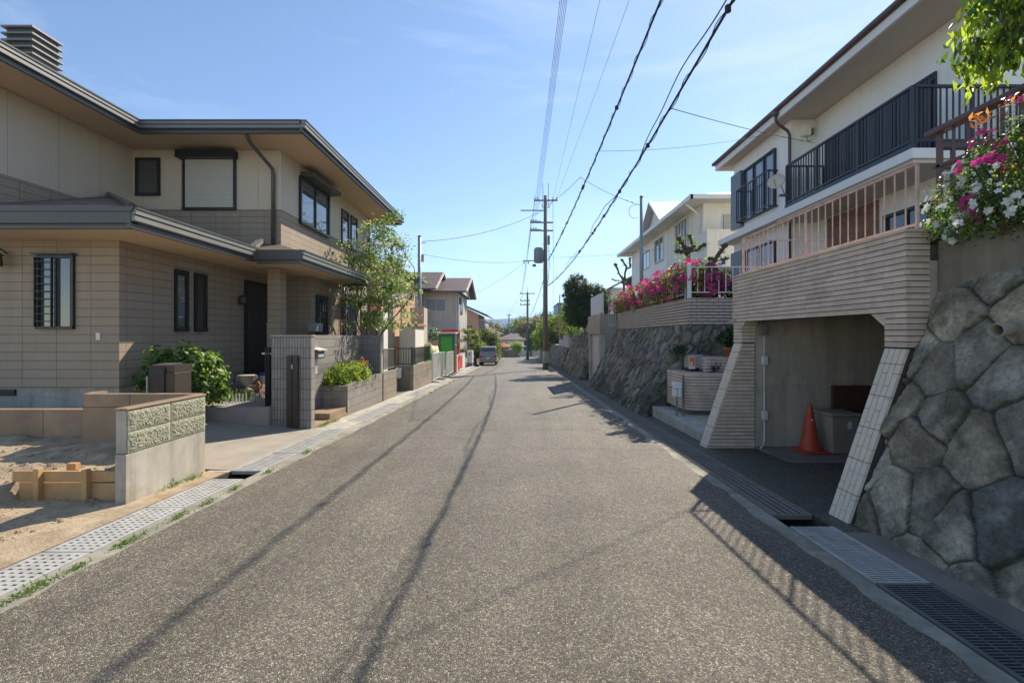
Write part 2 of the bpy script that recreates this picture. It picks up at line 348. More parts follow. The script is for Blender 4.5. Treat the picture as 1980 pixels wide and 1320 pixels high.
# ---------------------------------------------------------------- shared builders
def window(house, fr, a0, a1, z0, z1, frame='frame', gl='glass', mull=1, fw=.05, proud=.05, louver=False, lab=None, sill=False):
    m = MB()
    m.fb(fr, a0, a1, .002, proud, z1-fw, z1); m.fb(fr, a0, a1, .002, proud+.015, z0, z0+fw)
    m.fb(fr, a0, a0+fw, .002, proud-.002, z0+fw, z1-fw); m.fb(fr, a1-fw, a1, .002, proud-.002, z0+fw, z1-fw)
    for k in range(mull):
        a = a0+(a1-a0)*(k+1)/(mull+1); m.fb(fr, a-.022, a+.022, .002, proud-.015, z0+fw, z1-fw)
    w = m.build('window', M[frame], house, label=lab)
    MB().fb(fr, a0+fw-.003, a1-fw+.003, .003, .018, z0+fw-.003, z1-fw+.003).build('pane', M[gl], w)
    if louver:
        g = MB(); n = max(4, int((z1-z0)/.11))
        for i in range(n):
            z = z0+fw+(z1-z0-2*fw)*(i+.5)/n; g.fb(fr, a0+.02, a1-.02, proud+.03, proud+.045, z-.006, z+.006)
        for a in (a0+.03, (a0+a1)/2, a1-.03): g.fb(fr, a-.008, a+.008, proud+.045, proud+.058, z0+.03, z1-.03)
        g.build('window_grille', M[frame], w)
    return w
def rail(parent, p0, p1, zt, zb, nb, mat, rt=.025, rb=.009, name='railing', ends=True, square=True, posts=0):
    m = MB(); p0 = Vector(p0); p1 = Vector(p1); d = (p1-p0); n = Vector((-d.y, d.x, 0)).normalized()
    def bar(a, b, h, w):
        a = Vector(a); b = Vector(b)
        m.hexa([a-n*w-Vector((0,0,h)), b-n*w-Vector((0,0,h)), b+n*w-Vector((0,0,h)), a+n*w-Vector((0,0,h)),
                a-n*w+Vector((0,0,h)), b-n*w+Vector((0,0,h)), b+n*w+Vector((0,0,h)), a+n*w+Vector((0,0,h))])
    for z, h in ((zt, rt*.8), (zb, rt*.6)):
        bar((p0.x, p0.y, p0.z+z), (p1.x, p1.y, p1.z+z), h, rt)
    for i in range(nb+1):
        q = p0+d*(i/nb); r = rb
        if i in (0, nb) and ends or (posts and i % posts == 0): r = rt*.9
        z0 = 0 if r > rb else zb
        m.box(q.x-r, q.x+r, q.y-r, q.y+r, q.z+z0, q.z+zt-rt*.8)
    return m.build(name, mat, parent)
def leafmesh(name, P, N, size, mats, parent=None, rng=None, aspect=.55, idx=None, smin=.6, droop=0, origin=None):
    rng = rng or np.random.default_rng(1)
    n = len(P); N = N/np.maximum(np.linalg.norm(N, axis=1, keepdims=True), 1e-6)
    r = rng.normal(size=(n, 3)); r[:, 2] -= droop
    d = r-N*(r*N).sum(1, keepdims=True); d /= np.maximum(np.linalg.norm(d, axis=1, keepdims=True), 1e-6)
    s = np.cross(N, d); L = size*(smin+(1-smin)*2*rng.random((n, 1)))*.5; Wd = L*aspect
    fold = N*L*.25
    V = np.empty((n, 4, 3)); V[:, 0] = P-d*L; V[:, 1] = P+s*Wd+fold; V[:, 2] = P+d*L-fold*.5; V[:, 3] = P-s*Wd+fold
    V = V.reshape(-1, 3)
    o0 = ORG[parent] if parent is not None else Vector(((V[:,0].min()+V[:,0].max())/2, (V[:,1].min()+V[:,1].max())/2, V[:,2].min()))
    V = V-np.array(o0)
    me = bpy.data.meshes.new(name); me.vertices.add(n*4); me.vertices.foreach_set('co', V.ravel())
    me.loops.add(n*4); me.loops.foreach_set('vertex_index', np.arange(n*4)); me.polygons.add(n)
    me.polygons.foreach_set('loop_start', np.arange(n)*4); me.polygons.foreach_set('loop_total', np.full(n, 4))
    for m in mats: me.materials.append(m)
    if idx is None: idx = rng.integers(0, len(mats), n)
    me.polygons.foreach_set('material_index', idx.astype(np.int32)); me.update(calc_edges=True); me.validate()
    o = bpy.data.objects.new(name, me); C.objects.link(o)
    if parent is not None: o.parent = parent
    else: o.location = o0
    ORG[o] = Vector(o0); return o
def cloud(rng, ells, nclump, per, spread, shell=.55, flat=1.0):
    P = []; N = []; K = []
    vol = np.array([e[1][0]*e[1][1]*e[1][2] for e in ells])**.67; vol = vol/vol.sum()
    for i in range(nclump):
        c, r = ells[rng.choice(len(ells), p=vol)]; c = np.array(c); r = np.array(r)
        d = rng.normal(size=3); d /= np.linalg.norm(d); q = c+r*d*(shell+(1-shell)*rng.random())
        k = int(per*(.5+rng.random())); g = rng.normal(size=(k, 3))*spread; g[:, 2] *= flat
        P.append(q+g); N.append(d/r*r.mean()*.8+rng.normal(size=(k, 3))*.6+np.array([0, 0, .35])); K.append(np.full(k, i))
    return np.concatenate(P), np.concatenate(N), np.concatenate(K)
def pick(rng, K, w):
    w = np.array(w, float); w /= w.sum(); nk = K.max()+1
    base = rng.choice(len(w), nk, p=w)[K]; alt = rng.choice(len(w), len(K), p=w)
    return np.where(rng.random(len(K)) < .6, base, alt)
ENV = None
def limbs(m, rng, p, d, L, r, depth, spread=.5, up=.25, tips=None, kids=3, n=7):
    pts = [Vector(p)]; q = Vector(p); d = Vector(d).normalized(); rs = [r]; k = 4
    for i in range(k):
        if ENV is not None and i > 0:
            o_ = Vector(((q.x-ENV[0][0])/ENV[1][0], (q.y-ENV[0][1])/ENV[1][1], max(0, (q.z-ENV[0][2])/ENV[1][2])))
            if o_.length > .8: d = d-o_*.8*(o_.length-.5)
        d = (d+Vector(rng.normal(size=3)*.13)+Vector((0, 0, up*.12))).normalized(); q = q+d*(L/k); pts.append(q.copy()); rs.append(r*(1-.4*(i+1)/k))
    m.path(pts, rs, n)
    if tips is not None: tips += pts[2:]
    if depth > 0:
        for j in range(kids):
            s = pts[int(rng.integers(2, k+1))]
            dd = (d+Vector(rng.normal(size=3)*spread)+Vector((0, 0, up))).normalized()
            limbs(m, rng, s, dd, L*(.55+.25*rng.random()), r*.55, depth-1, spread, up, tips, kids, max(4, n-2))
def flowers(name, P, N, size, mats, parent, rng, idx=None):
    """five petal blossoms: a petal is a quad leaning outward"""
    m = MB(); 
    for i in range(len(P)):
        p = Vector(P[i]); n = Vector(N[i]).normalized(); a = n.orthogonal().normalized(); b = n.cross(a); s = size*(.7+.6*rng.random()); mi = int(idx[i]) if idx is not None else int(rng.integers(len(mats)))
        o = rng.random()*6.28
        for k in range(5):
            t = o+k*1.2566; u = a*math.cos(t)+b*math.sin(t); w = n.cross(u)
            e_ = n*s*(.1+.2*rng.random()); m.add([p, p+u*s*.42+w*s*.36+n*s*.16, p+u*s*.82+w*s*.30+e_*1.1, p+u*s*1.02+e_*.8, p+u*s*.82-w*s*.30+e_*1.1, p+u*s*.42-w*s*.36+n*s*.16], [(0,1,2,3),(0,3,4,5)], mi)
    return m.build(name, mats, parent)
def stone_wall(name, fn, U, V, cell, du, parent=None, seed=1, depth=.05, tone=.22, mossz=.5, moss=True, joint=.05, hexp=.4, rough=.026):
    """fn(u,v)->(point, normal). Stones laid diagonally: real relief"""
    rng = np.random.default_rng(seed); nu = max(2, int(U/du)); nv = max(2, int(V/du))
    uu, vv = np.meshgrid(np.linspace(0, U, nu+1), np.linspace(0, V, nv+1)); uu = uu.ravel(); vv = vv.ravel()
    c45 = .7071; sites = []
    R_ = int((U+V)/cell)+4
    for i in range(-R_, R_):
        for j in range(-R_, R_):
            a = (i+(rng.random()-.5)*.62)*cell; b = (j+(rng.random()-.5)*.62)*cell
            su = (a-b)*c45; sv = (a+b)*c45*.92
            if -cell < su < U+cell and -cell < sv < V+cell: sites.append((su, sv))
    sites = np.array(sites); ns = len(sites)
    F1 = np.full(len(uu), 9.); F2 = np.full(len(uu), 9.); I1 = np.zeros(len(uu), int)
    wob = np.array([mnoise.noise_vector(Vector((a*3.1, b*3.1, seed))) for a, b in zip(uu, vv)])
    wob2 = np.array([mnoise.noise_vector(Vector((a*14, b*14, seed))) for a, b in zip(uu, vv)])
    pu = uu+wob[:, 0]*.028+wob2[:, 0]*.007; pv = vv+wob[:, 1]*.028+wob2[:, 1]*.007
    for k in range(ns):
        d = np.hypot(pu-sites[k, 0], pv-sites[k, 1])
        c = d < F1; F2 = np.where(c, F1, np.minimum(F2, d)); I1 = np.where(c, k, I1); F1 = np.where(c, d, F1)
    e = np.clip((F2-F1)/(joint*1.6), 0, 1); h = e**hexp
    tilt = rng.normal(size=(ns, 2))*.085; off = rng.random(ns)*.03
    nzv = np.array([mnoise.fractal(Vector((a*6, b*6, seed+7.3)), .8, 2.1, 5) for a, b in zip(uu, vv)])
    nz2 = np.array([mnoise.fractal(Vector((a*1.1, b*1.1, seed+3.3)), .8, 2.1, 4) for a, b in zip(uu, vv)])
    nzc = np.array([mnoise.fractal(Vector((a*13, b*13, seed+1.3)), .7, 2.3, 4) for a, b in zip(uu, vv)])
    disp = h*(depth+off[I1])+(tilt[I1, 0]*(uu-sites[I1, 0])+tilt[I1, 1]*(vv-sites[I1, 1]))*h+nzv*rough*h+nz2*.02*h-np.abs(nzc)*rough*1.1*h
    tn = tone*(.62+.8*rng.random(ns))[I1]; hue = rng.normal(size=ns)[I1]*.05
    col = np.stack([tn*(1.12+hue), tn, tn*(.76-hue), np.ones_like(tn)], 1)
    dark = np.clip((nz2*2.2+nzv*.8+(mossz-vv/V)*2.0), 0, 1)[:, None]*(.75 if moss else .2)
    stain = np.array([.05, .048, .036, 1.]); col = col*(1-dark*.8)+stain*dark*.8
    jt = np.clip(1.15-e*1.3, 0, 1)[:, None]; jc = np.array([.022, .022, .015, 1.]); col = col*(1-jt*.85)+jc*jt*.85
    gm = np.clip(nzv*2.2+nz2*1.5-.75, 0, 1)[:, None]*np.clip(jt*2+.2, 0, 1); col = col*(1-gm)+np.array([.08, .10, .03, 1.])*gm
    # closed relief: front sheet plus a back skirt
    verts = []
    for a, b, dd in zip(uu, vv, disp):
        p, n = fn(a, b); verts.append(p+n*dd)
    W_ = nu+1; faces = [(j*W_+i, j*W_+i+1, (j+1)*W_+i+1, (j+1)*W_+i) for j in range(nv) for i in range(nu)]
    ring = [i for i in range(W_)]+[j*W_+nu for j in range(1, nv+1)]+[nv*W_+i for i in range(nu-1, -1, -1)]+[j*W_ for j in range(nv-1, 0, -1)]
    b0 = len(verts)
    for k in ring:
        p, n = fn(uu[k], vv[k]); verts.append(p-n*.25)
    L = len(ring); faces += [(ring[k], b0+k, b0+(k+1) % L, ring[(k+1) % L]) for k in range(L)]
    faces.append(tuple(b0+k for k in range(L)))
    m = MB(); m.v = [tuple(v) for v in verts]; m.f = faces; m.m = [0]*len(faces)
    # orient outward
    p, n = fn(U/2, V/2); a, b, c = (Vector(m.v[faces[0][k]]) for k in (0, 1, 2))
    if (b-a).cross(c-b).dot(n) < 0: m.f = [tuple(reversed(f)) for f in faces]
    o = m.build(name, M['stone'], parent, smooth=True)
    ca = o.data.color_attributes.new('Col', 'FLOAT_COLOR', 'POINT')
    cc = np.vstack([col, np.tile(np.array([[.1, .1, .09, 1.]]), (L, 1))]); ca.data.foreach_set('color', cc.ravel())
    return o
def hip_roof(m, x0, x1, y0, y1, ze, p, mi=0, t=.06):
    w = x1-x0; d = y1-y0
    A, B, C_, D_ = Vector((x0,y0,ze)), Vector((x1,y0,ze)), Vector((x1,y1,ze)), Vector((x0,y1,ze))
    if w >= d:
        h = d/2; r0 = Vector((x0+h, y0+h, ze+p*h)); r1 = Vector((x1-h, y0+h, ze+p*h)); fs = [[A,B,r1,r0],[C_,D_,r0,r1],[B,C_,r1],[D_,A,r0]]
    else:
        h = w/2; r0 = Vector((x0+h, y0+h, ze+p*h)); r1 = Vector((x0+h, y1-h, ze+p*h)); fs = [[A,B,r0],[B,C_,r1,r0],[C_,D_,r1],[D_,A,r0,r1]]
    for f in fs: m.poly(f, mi)
    m.poly([D_, C_, B, A], mi)
ORD = ['first','second','third','fourth','fifth','sixth','seventh','eighth','ninth','tenth','eleventh','twelfth','thirteenth','fourteenth','fifteenth','sixteenth','seventeenth','eighteenth','nineteenth','twentieth']
def ordw(i): return ORD[i]

M['cope_old'] = plain('weathered_brown_concrete', (.23, .195, .145), .9, .3, 1.3, 70, .5, dirt=(.085, .08, .05), streak=.35)
M['drive'] = plain('driveway_concrete', (.33, .29, .235), .88, .16, 1.2, 90, .25, dirt=(.22, .19, .15))
# ================================================================ SETTING
def gzz(y): return -SL*y if y < 66 else -SL*66-.04*(min(y, 260)-66)
ys = [-6, -2, 0, 2, 4, 6, 8, 10, 14, 20, 30, 45, 66, 90, 130, 260, 1200, 8000]
prof = [(-6000, 0), (-300, 0), (-60, 0), (-3.75, 0), (-3.748, -.34), (-3.352, -.34), (-3.35, 0), (0, .0), (2.41, 0), (2.412, -.34), (2.808, -.34), (2.81, 0), (60, 0), (300, 0), (6000, 0)]
m = MB(); W_ = len(prof)
for y in ys:
    for x, dz in prof: m.v.append((x, y, gzz(y)+dz))
for j in range(len(ys)-1):
    for i in range(W_-1):
        m.f.append((j*W_+i, j*W_+i+1, (j+1)*W_+i+1, (j+1)*W_+i)); m.m.append(1 if prof[i][1] < 0 or prof[i+1][1] < 0 else 0)
tag(m.build('ground', [M['ground'], M['channel']]), kind='structure')
def strip(name, xa, xb, y0, y1, dz, mat, wa=0, wb=0, step=.25, seed=1, kind='structure', th=0):
    m = MB(); n = max(1, int((y1-y0)/step)); 
    for i in range(n+1):
        y = y0+(y1-y0)*i/n
        a = xa+wa*mnoise.fractal(Vector((y*1.3, seed, 0)), 1, 2, 4); b = xb+wb*mnoise.fractal(Vector((y*1.3, seed+9, 0)), 1, 2, 4)
        m.v += [(a, y, gzz(y)+dz), (b, y, gzz(y)+dz)]
        if i: k = 2*i; m.f.append((k-2, k-1, k+1, k)); m.m.append(0)
    if th:
        k = len(m.v); m.v += [(x, y, z-th) for x, y, z in m.v]
        for i in range(n): q = 2*i; m.f += [(q, q+2, k+q+2, k+q), (q+1, k+q+1, k+q+3, q+3)]; m.m += [0, 0]
        m.f.append((0, k, k+1, 1)); m.m.append(0)
    o = m.build(name, mat); 
    if kind: tag(o, kind=kind)
    return o
strip('kerb', -3.352, -3.0, -2, 66, .006, M['kerb'])
strip('kerb', 2.15, 2.408, -2, 66, .006, M['kerb'])
strip('gutter_edge', -4.05, -3.752, 5.9, 40, .007, M['conc_pale'])
strip('road', -3.14, 2.25, -3, 75, .014, M['asphalt'], .06, .11, step=.08)
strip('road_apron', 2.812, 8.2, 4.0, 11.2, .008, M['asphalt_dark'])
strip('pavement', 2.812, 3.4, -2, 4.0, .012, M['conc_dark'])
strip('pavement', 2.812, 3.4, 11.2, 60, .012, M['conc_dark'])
# longitudinal seam and cross seam in the asphalt
m = MB()
for (x0, y0, x1, y1) in [(-2.2, 8.9, 1.7, 8.92)]:
    k = 24
    for i in range(k):
        a = i/k; b = (i+1)/k; w = .006+.003*math.sin(i*2.1)
        p = Vector((x0+(x1-x0)*a, y0+(y1-y0)*a, 0)); q = Vector((x0+(x1-x0)*b, y0+(y1-y0)*b, 0)); n = Vector((-(q-p).y, (q-p).x, 0)).normalized()*w
        p.y += .02*math.sin(i*1.7); q.y += .02*math.sin((i+1)*1.7)
        m.poly([(c.x, c.y, gzz(c.y)+.0185) for c in (p-n, q-n, q+n, p+n)])
tag(m.build('road_seam', M['channel']), kind='structure')
# hydrant cover outline
m = MB(); D = 20.0
for (a, b, c, d) in [(1.15, 1.75, 15.7, 15.74), (1.15, 1.75, 18.2, 18.24), (1.15, 1.19, 15.7, 18.24), (1.71, 1.75, 15.7, 18.24)]:
    m.poly([(a, c, gzz(c)+.0185), (b, c, gzz(c)+.0185), (b, d, gzz(d)+.0185), (a, d, gzz(d)+.0185)])
tag(m.build('road_patch_outline', M['channel']), kind='structure')

# distant forested hills (blue through the haze)
m = MB(); rng = np.random.default_rng(5); nx = 220
for j, (Y, h) in enumerate([(1500, -12), (1750, 30), (2100, 62), (2600, 60)]):
    for i in range(nx+1):
        x = -3600+7200*i/nx
        hh = -12 if j == 0 else h+26*mnoise.fractal(Vector((x*.0011, j*1.7, 2)), 1, 2, 5)+7*mnoise.fractal(Vector((x*.01, j*3, 5)), 1, 2, 4)
        if j == 2: hh += 26*math.exp(-((x-330)/420)**2)
        m.v.append((x, Y+30*math.sin(i*.3+j), hh))
for j in range(3):
    for i in range(nx): a = j*(nx+1)+i; m.f.append((a, a+1, a+nx+2, a+nx+1)); m.m.append(0)
tag(m.build('hills', M['hill'], smooth=True), kind='structure')

# ---------------------------------------------------------------- drains
def perforated():
    m = MB(); w, l = .385, .985; nxp, nyp = 5, 17
    cw = (w-.05)/nxp; cl = (l-.05)/nyp
    for z0, z1 in ((-.004, .0),):
        for i in range(nxp):
            for j in range(nyp):
                x0 = -w/2+.025+i*cw; x1 = x0+cw; o = (.5*cl if i % 2 else 0); y0 = .025+j*cl; y1 = y0+cl
                cx = (x0+x1)/2; cy = (y0+y1)/2
                if (i % 2 and j % 1 == 0): a, b = .030, .016
                else: a, b = .016, .022
                a = .020; b = .0125
                hx = [cx-a, cx+a*.3, cx+a, cx+a*.3]; hy = [cy-b, cy-b*.7, cy+b, cy+b*.5] if i % 2 else [cy+b, cy+b*.7, cy-b, cy-b*.5]
                v = [(x0,y0,0),(x1,y0,0),(x1,y1,0),(x0,y1,0)]
                h = [(cx-a,cy-b*.8,0),(cx+a,cy-b*.5 if i % 2 else cy-b,0),(cx+a,cy+b*.6,0),(cx-a*.6,cy+b,0)]
                hb = [(p[0],p[1],-.012) for p in h]
                m.add(v+h+hb, [(0,1,5,4),(1,2,6,5),(2,3,7,6),(3,0,4,7),(4,5,9,8),(5,6,10,9),(6,7,11,10),(7,4,8,11)])
    m.box(-w/2, -w/2+.025, 0, l, -.04, .0012); m.box(w/2-.025, w/2, 0, l, -.04, .0012)
    m.box(-w/2+.025, w/2-.025, 0, .025, -.04, .001); m.box(-w/2+.025, w/2-.025, l-.025, l, -.04, .001)
    return m
def bargrate(w=.385, l=.985, along=False, pitch=.03, bt=.0045):
    m = MB(); m.box(-w/2, -w/2+.028, 0, l, -.045, 0.003); m.box(w/2-.028, w/2, 0, l, -.045, .003)
    m.box(-w/2+.028, w/2-.028, 0, .012, -.045, 0); m.box(-w/2+.028, w/2-.028, l-.012, l, -.045, 0)
    if along:
        for k in range(5): x = -w/2+.028+(w-.056)*(k+.5)/5; m.box(x-.02, x+.02, .012, l-.012, -.012, -.001)
        for k in range(12): y = l*(k+.5)/12; m.box(-w/2+.028, w/2-.028, y-.006, y+.006, -.04, -.014)
    else:
        n = int(l/pitch)
        for k in range(n): y = .012+(l-.024)*(k+.5)/n; m.box(-w/2+.028, w/2-.028, y-bt, y+bt, -.04, -.001)
        for x in (-w/6, w/6): m.box(x-.003, x+.003, .012, l-.012, -.012, .0015)
    return m
pitch_r = -math.atan(SL)
def place(o, x, y, dz=.012):
    o.location = (x, y, gzz(y)+dz); o.rotation_euler = (pitch_r, 0, 0)
def reg(mb, name, mat):
    me_o = mb.build(name, mat); 
    # re-origin to local zero
    o0 = ORG[me_o]; me_o.data.transform(Matrix.Translation(o0)); return me_o
pf = reg(perforated(), 'drain_cover', M['galv'])
y = -.38; i = 0; near = []
while y < 5.5: near.append(y); y += 1.0
near = near[1:]
for k, y in enumerate(near):
    o = pf if k == 0 else pf.copy()
    if k: C.objects.link(o)
    place(o, -3.55, y); tag(o, 'pale perforated steel drain cover on the left verge, %s from the photo\'s lower edge' % ordw(k), 'drain cover', 'perforated steel covers on the left gutter')
# mesh covers further along the left (open gap 5.6 - 5.95)
mg = reg(bargrate(pitch=.03, bt=.0095), 'drain_grate', M['galv']); cs = reg(MB().box(-.19, .19, 0, .975, -.06, .004), 'drain_slab', M['conc_pale'])
used = set(); y = 5.98; k = 0; ng = 0; nsl = 0
while y < 36:
    if k in (3, 7, 8, 13, 16, 19, 23, 26): src = cs; ng_ = None
    else: src = mg; ng_ = 1
    o = src if src not in used else src.copy()
    if src in used: C.objects.link(o)
    used.add(src); place(o, -3.55, y, .01+(.004 if k % 3 else 0))
    if ng_: tag(o, 'steel mesh drain grate on the left gutter, number %s past the open gap' % (ordw(ng) if ng < 20 else 'twenty '+ordw(ng-20)), 'drain grate', 'steel mesh grates on the left gutter'); ng += 1
    else: tag(o, 'flat concrete slab in the left gutter line, %s of the slabs counting from the open gap' % ordw(nsl), 'drain slab', 'concrete slabs on the left gutter'); nsl += 1
    y += 1.0; k += 1
# right side: bar grates near, five-bar covers before the garage, open gap at 4.1
rg = reg(bargrate(pitch=.028, bt=.008), 'drain_grate', M['galv']); rb = reg(bargrate(pitch=.026), 'drain_grate', M['galv_dark']); rl = reg(bargrate(along=True), 'drain_cover', M['conc_dark'])
lst = [(-.26+.0, rb), (.74, rb), (1.14, rb), (2.14, rb), (3.14, rg)]
lst = [(.14, rb), (1.14, rb), (2.14, rb), (3.14, rg)]
used = set()
for k, (y, src) in enumerate(lst):
    o = src if src not in used else src.copy()
    if src in used: C.objects.link(o)
    used.add(src); place(o, 2.61, y)
    tag(o, ['dark fine bar grate at the bottom right corner of the photo', 'dark fine bar grate below the stone wall, second from the lower right corner', 'dark bar grate on the right, third from the lower right corner', 'shinier bar grate on the right just before the open gap'][k], 'drain grate', 'bar grates under the stone wall')
y = 4.42; k = 0
while y < 40:
    o = rl if k == 0 else rl.copy()
    if k: C.objects.link(o)
    place(o, 2.61, y, .01)
    w = ordw(k) if k < 20 else 'twenty '+ordw(k-20) if k < 40 else 'farthest'
    tag(o, 'grooved dark drain cover on the right, %s beyond the open gap by the garage' % w, 'drain cover', 'grooved covers along the right gutter'); y += 1.0; k += 1

# weeds and moss along the gutter edges
rng = np.random.default_rng(3); P = []; N = []
spots = [(-3.22, y) for y in (2.75, 3.0, 3.1, 3.35, 3.75, 3.85, 4.35, 4.75, 5.2, 5.9, 7.0)]+[(-4.0, 5.3), (-3.98, 5.6), (-4.0, 9.35), (-4.02, 9.6), (-3.97, 9.9), (-3.1, 17), (-3.1, 18), (-3.12, 19), (-3.1, 16), (-3.12, 20.5), (-3.1, 21.5)]
for i, (x, y) in enumerate(spots):
    big = 1.7 if i in (11, 12, 13, 14, 15) else (.9+.5*rng.random())
    k = int(90*big); q = rng.normal(size=(k, 3))*np.array([.022*big, .06*big, 0])
    q[:, 2] = np.abs(rng.normal(size=k))*.014*big+.014; P.append(q+np.array([x, y, gzz(y)])); N.append(rng.normal(size=(k, 3))*np.array([1, 1, .3]))
tag(leafmesh('grass', np.concatenate(P), np.concatenate(N), .035, [M['grass'], M['lf_mid']], None, rng, .18), 'short weeds growing along the gutter edges', 'grass', kind='stuff')

# ---------------------------------------------------------------- left foreground: soil lot
m = MB(); nx, ny = 130, 120; X0, X1, Y0, Y1 = -13., -3.757, 0.5, 8.0
def soilz(x, y):
    b = gz(y)+.012
    if x < -4.14:
        s = min(1, max(0, (y-4.88)/.12)) if x > -5.3 else min(1, max(0, (y-3.6+.3*math.sin(x*2))/1.9))
        f = min(1, (-4.14-x)/.3) if y < 4.86 else 1
        h = (.10-b)*s + s*.16*min(1, max(0, (y-4.9)/1.3))
        n = .035*mnoise.fractal(Vector((x*2.2, y*2.2, 0)), .9, 2.1, 6)+.012*mnoise.fractal(Vector((x*11, y*11, 4)), .8, 2, 4)
        b += h+max(-.01, n+.015)*max(s, .35*f)
    return b
for j in range(ny+1):
    for i in range(nx+1):
        x = X0+(X1-X0)*(i/nx)**.55; y = Y0+(Y1-Y0)*j/ny
        if j == ny: y = Y1
        m.v.append((x, y, soilz(x, y)))
for j in range(ny):
    for i in range(nx):
        a = j*(nx+1)+i
        if (m.v[a][0] > -5.66 and m.v[a][1] > 5.88) or m.v[a][1] > 6.12: continue
        m.f.append((a, a+1, a+nx+2, a+nx+1)); m.m.append(0)
tag(m.build('soil', M['sand'], smooth=True), kind='structure')
# gravel lumps on soil
rng = np.random.default_rng(11); m = MB()
for i in range(1100):
    x = -4.2-abs(rng.normal())*1.5; y = 2.6+3.2*rng.random(); r = .005+.026*rng.random()**3
    z = soilz(x, y)
    m.lathe([(r*.5, -r*.4), (r, 0), (r*.6, r*.6)], (x, y, z+r*.1), 5)
tag(m.build('gravel', M['sand']), 'pebbles scattered over the bare soil lot', 'gravel', kind='stuff')

# low wall end with split-face blocks
t = thing('retaining_wall', 'short concrete wall topped with two rows of rough split-face blocks', 'wall', (-4.07, 5.3, gz(5.3)))
MB().box(-4.13, -4.02, 4.7, 5.89, -.3, .40).build('concrete_base', M['conc_pale'], t, bevel=.006)
rngb = random.Random(4)
for r_ in range(2):
    for c_ in range(2):
        y0 = 4.725+c_*.585; y1 = y0+.575; z0 = .408+r_*.222; z1 = z0+.214
        m = MB(); n1, n2 = 80, 30; 
        for j in range(n2+1):
            for i in range(n1+1):
                a = i/n1; b = j/n2; e = min(a, 1-a, b*.4, (1-b)*.4)*14; e = min(1, e)
                d = .011*e+e*.0075*mnoise.fractal(Vector((a*26+r_*5, b*10+c_*7, 1)), .45, 2.2, 5)
                m.v.append((-4.018+d, y0+(y1-y0)*a, z0+(z1-z0)*b))
        for j in range(n2):
            for i in range(n1): q = j*(n1+1)+i; m.f.append((q, q+1, q+n1+2, q+n1+1)); m.m.append(0)
        m.box(-4.128, -4.0185, y0, y1, z0, z1)
        m.build('split_face_block', M['splitface'], t)
MB().box(-4.135, -4.03, 4.72, 5.89, .405, .845).build('block_core', M['conc_pale'], t)
MB().box(-4.14, -4.006, 4.70, 5.895, .853, .873).build('cap', M['conc_brown'], t, bevel=.004)
t = thing('garden_wall', 'brown concrete panel wall running left from the split-face wall end', 'wall', (-5, 6.0, .1))
MB().box(-5.6, -4.12, 5.905, 6.01, -.3, .868).build('tall_panel', M['conc_brown'], t, bevel=.006)
MB().box(-12, -5.605, 6.15, 6.26, -.3, .63).build('low_panel', M['conc_brown'], t, bevel=.006)
MB().box(-5.7, -5.6, 6.012, 6.26, -.3, .866).build('return_panel', M['conc_brown'], t)
# lumber retaining board
t = thing('timber_retainer', 'fresh lumber boards held by wooden stakes against the soil', 'wooden board', (-4.7, 4.85, -.1))
MB().box(-5.32, -4.15, 4.83, 4.865, .085, .195).build('board', M['wood'], t, bevel=.003)
MB().box(-5.25, -4.15, 4.832, 4.867, -.12, .07).build('board', M['wood'], t, bevel=.003)
for x in (-5.02, -4.52): MB().box(x-.028, x+.028, 4.775, 4.83, -.15, .235 if x < -4.8 else .225).build('stake', M['wood'], t, bevel=.003)
tag(MB().box(-4.97, -4.87, 5.05, 5.11, .14, .215).build('wood_offcut', M['wood'], bevel=.003), 'short lumber offcut lying on the soil behind the boards', 'wood')

# driveway, paved yard, porch step
m = MB(); 
m.add([(-6.2, 6.02, -.02), (-3.752, 6.02, gz(6.02)+.008), (-3.752, 8.95, gz(8.95)+.008), (-6.2, 8.95, .02)], [(0, 1, 2, 3)])
m.add([(-6.2, 6.02, -.5), (-3.752, 6.02, -.5), (-3.752, 8.95, -.5), (-6.2, 8.95, -.5), (-6.2, 6.02, -.02), (-3.752, 6.02, gz(6.02)+.008)], [(0, 1, 5, 4)])
tag(m.build('driveway', M['drive']), kind='structure')
m = MB(); m.box(-6.95, -4.8, 8.8, 13.4, -.4, .25); m.box(-16, -6.2, 6.27, 8.8, -.4, .32)
tag(m.build('paved_yard', M['conc']), kind='structure')
# ================================================================ HOUSE ON THE LEFT
H = thing('house', 'two-storey brown tiled house with dark eaves behind the left gate wall', 'house', (-9, 12, .3))
MB().box(-16, -6.78, 7.8, 12.6, .73, 3.30).build('ground_floor_wall', M['tile1'], H)
MB().box(-16, -5.7, 12.6, 17.3, .3, 3.70).build('ground_floor_wall', M['tile1'], H)
MB().box(-15.9, -6.81, 7.83, 12.55, .2, .728).build('foundation', M['conc_pale'], H)
MB().box(-16, -5.7, 11.0, 17.3, 3.705, 4.62).build('upper_tile_band', M['tile1'], H)
MB().box(-16, -5.7, 11.0, 17.3, 4.623, 6.04).build('upper_wall', M['panel1'], H)
MB().box(-16, -9.25, 7.8, 10.997, 3.40, 4.50).build('upper_tile_band', M['tile1'], H)
MB().box(-16, -9.25, 7.8, 10.997, 4.503, 6.04).build('upper_wall', M['panel1'], H)
MB().box(-6.0, -5.70, 10.95, 11.25, .25, 3.215).build('porch_column', M['tile1'], H, bevel=.008)
MB().box(-6.78, -5.8, 10.95, 12.6, .2, .60).build('porch_step', M['conc'], H, bevel=.006)
MB().box(-6.777, -6.5, 10.3, 10.95, .2, .42).build('porch_step', M['conc'], H, bevel=.006)
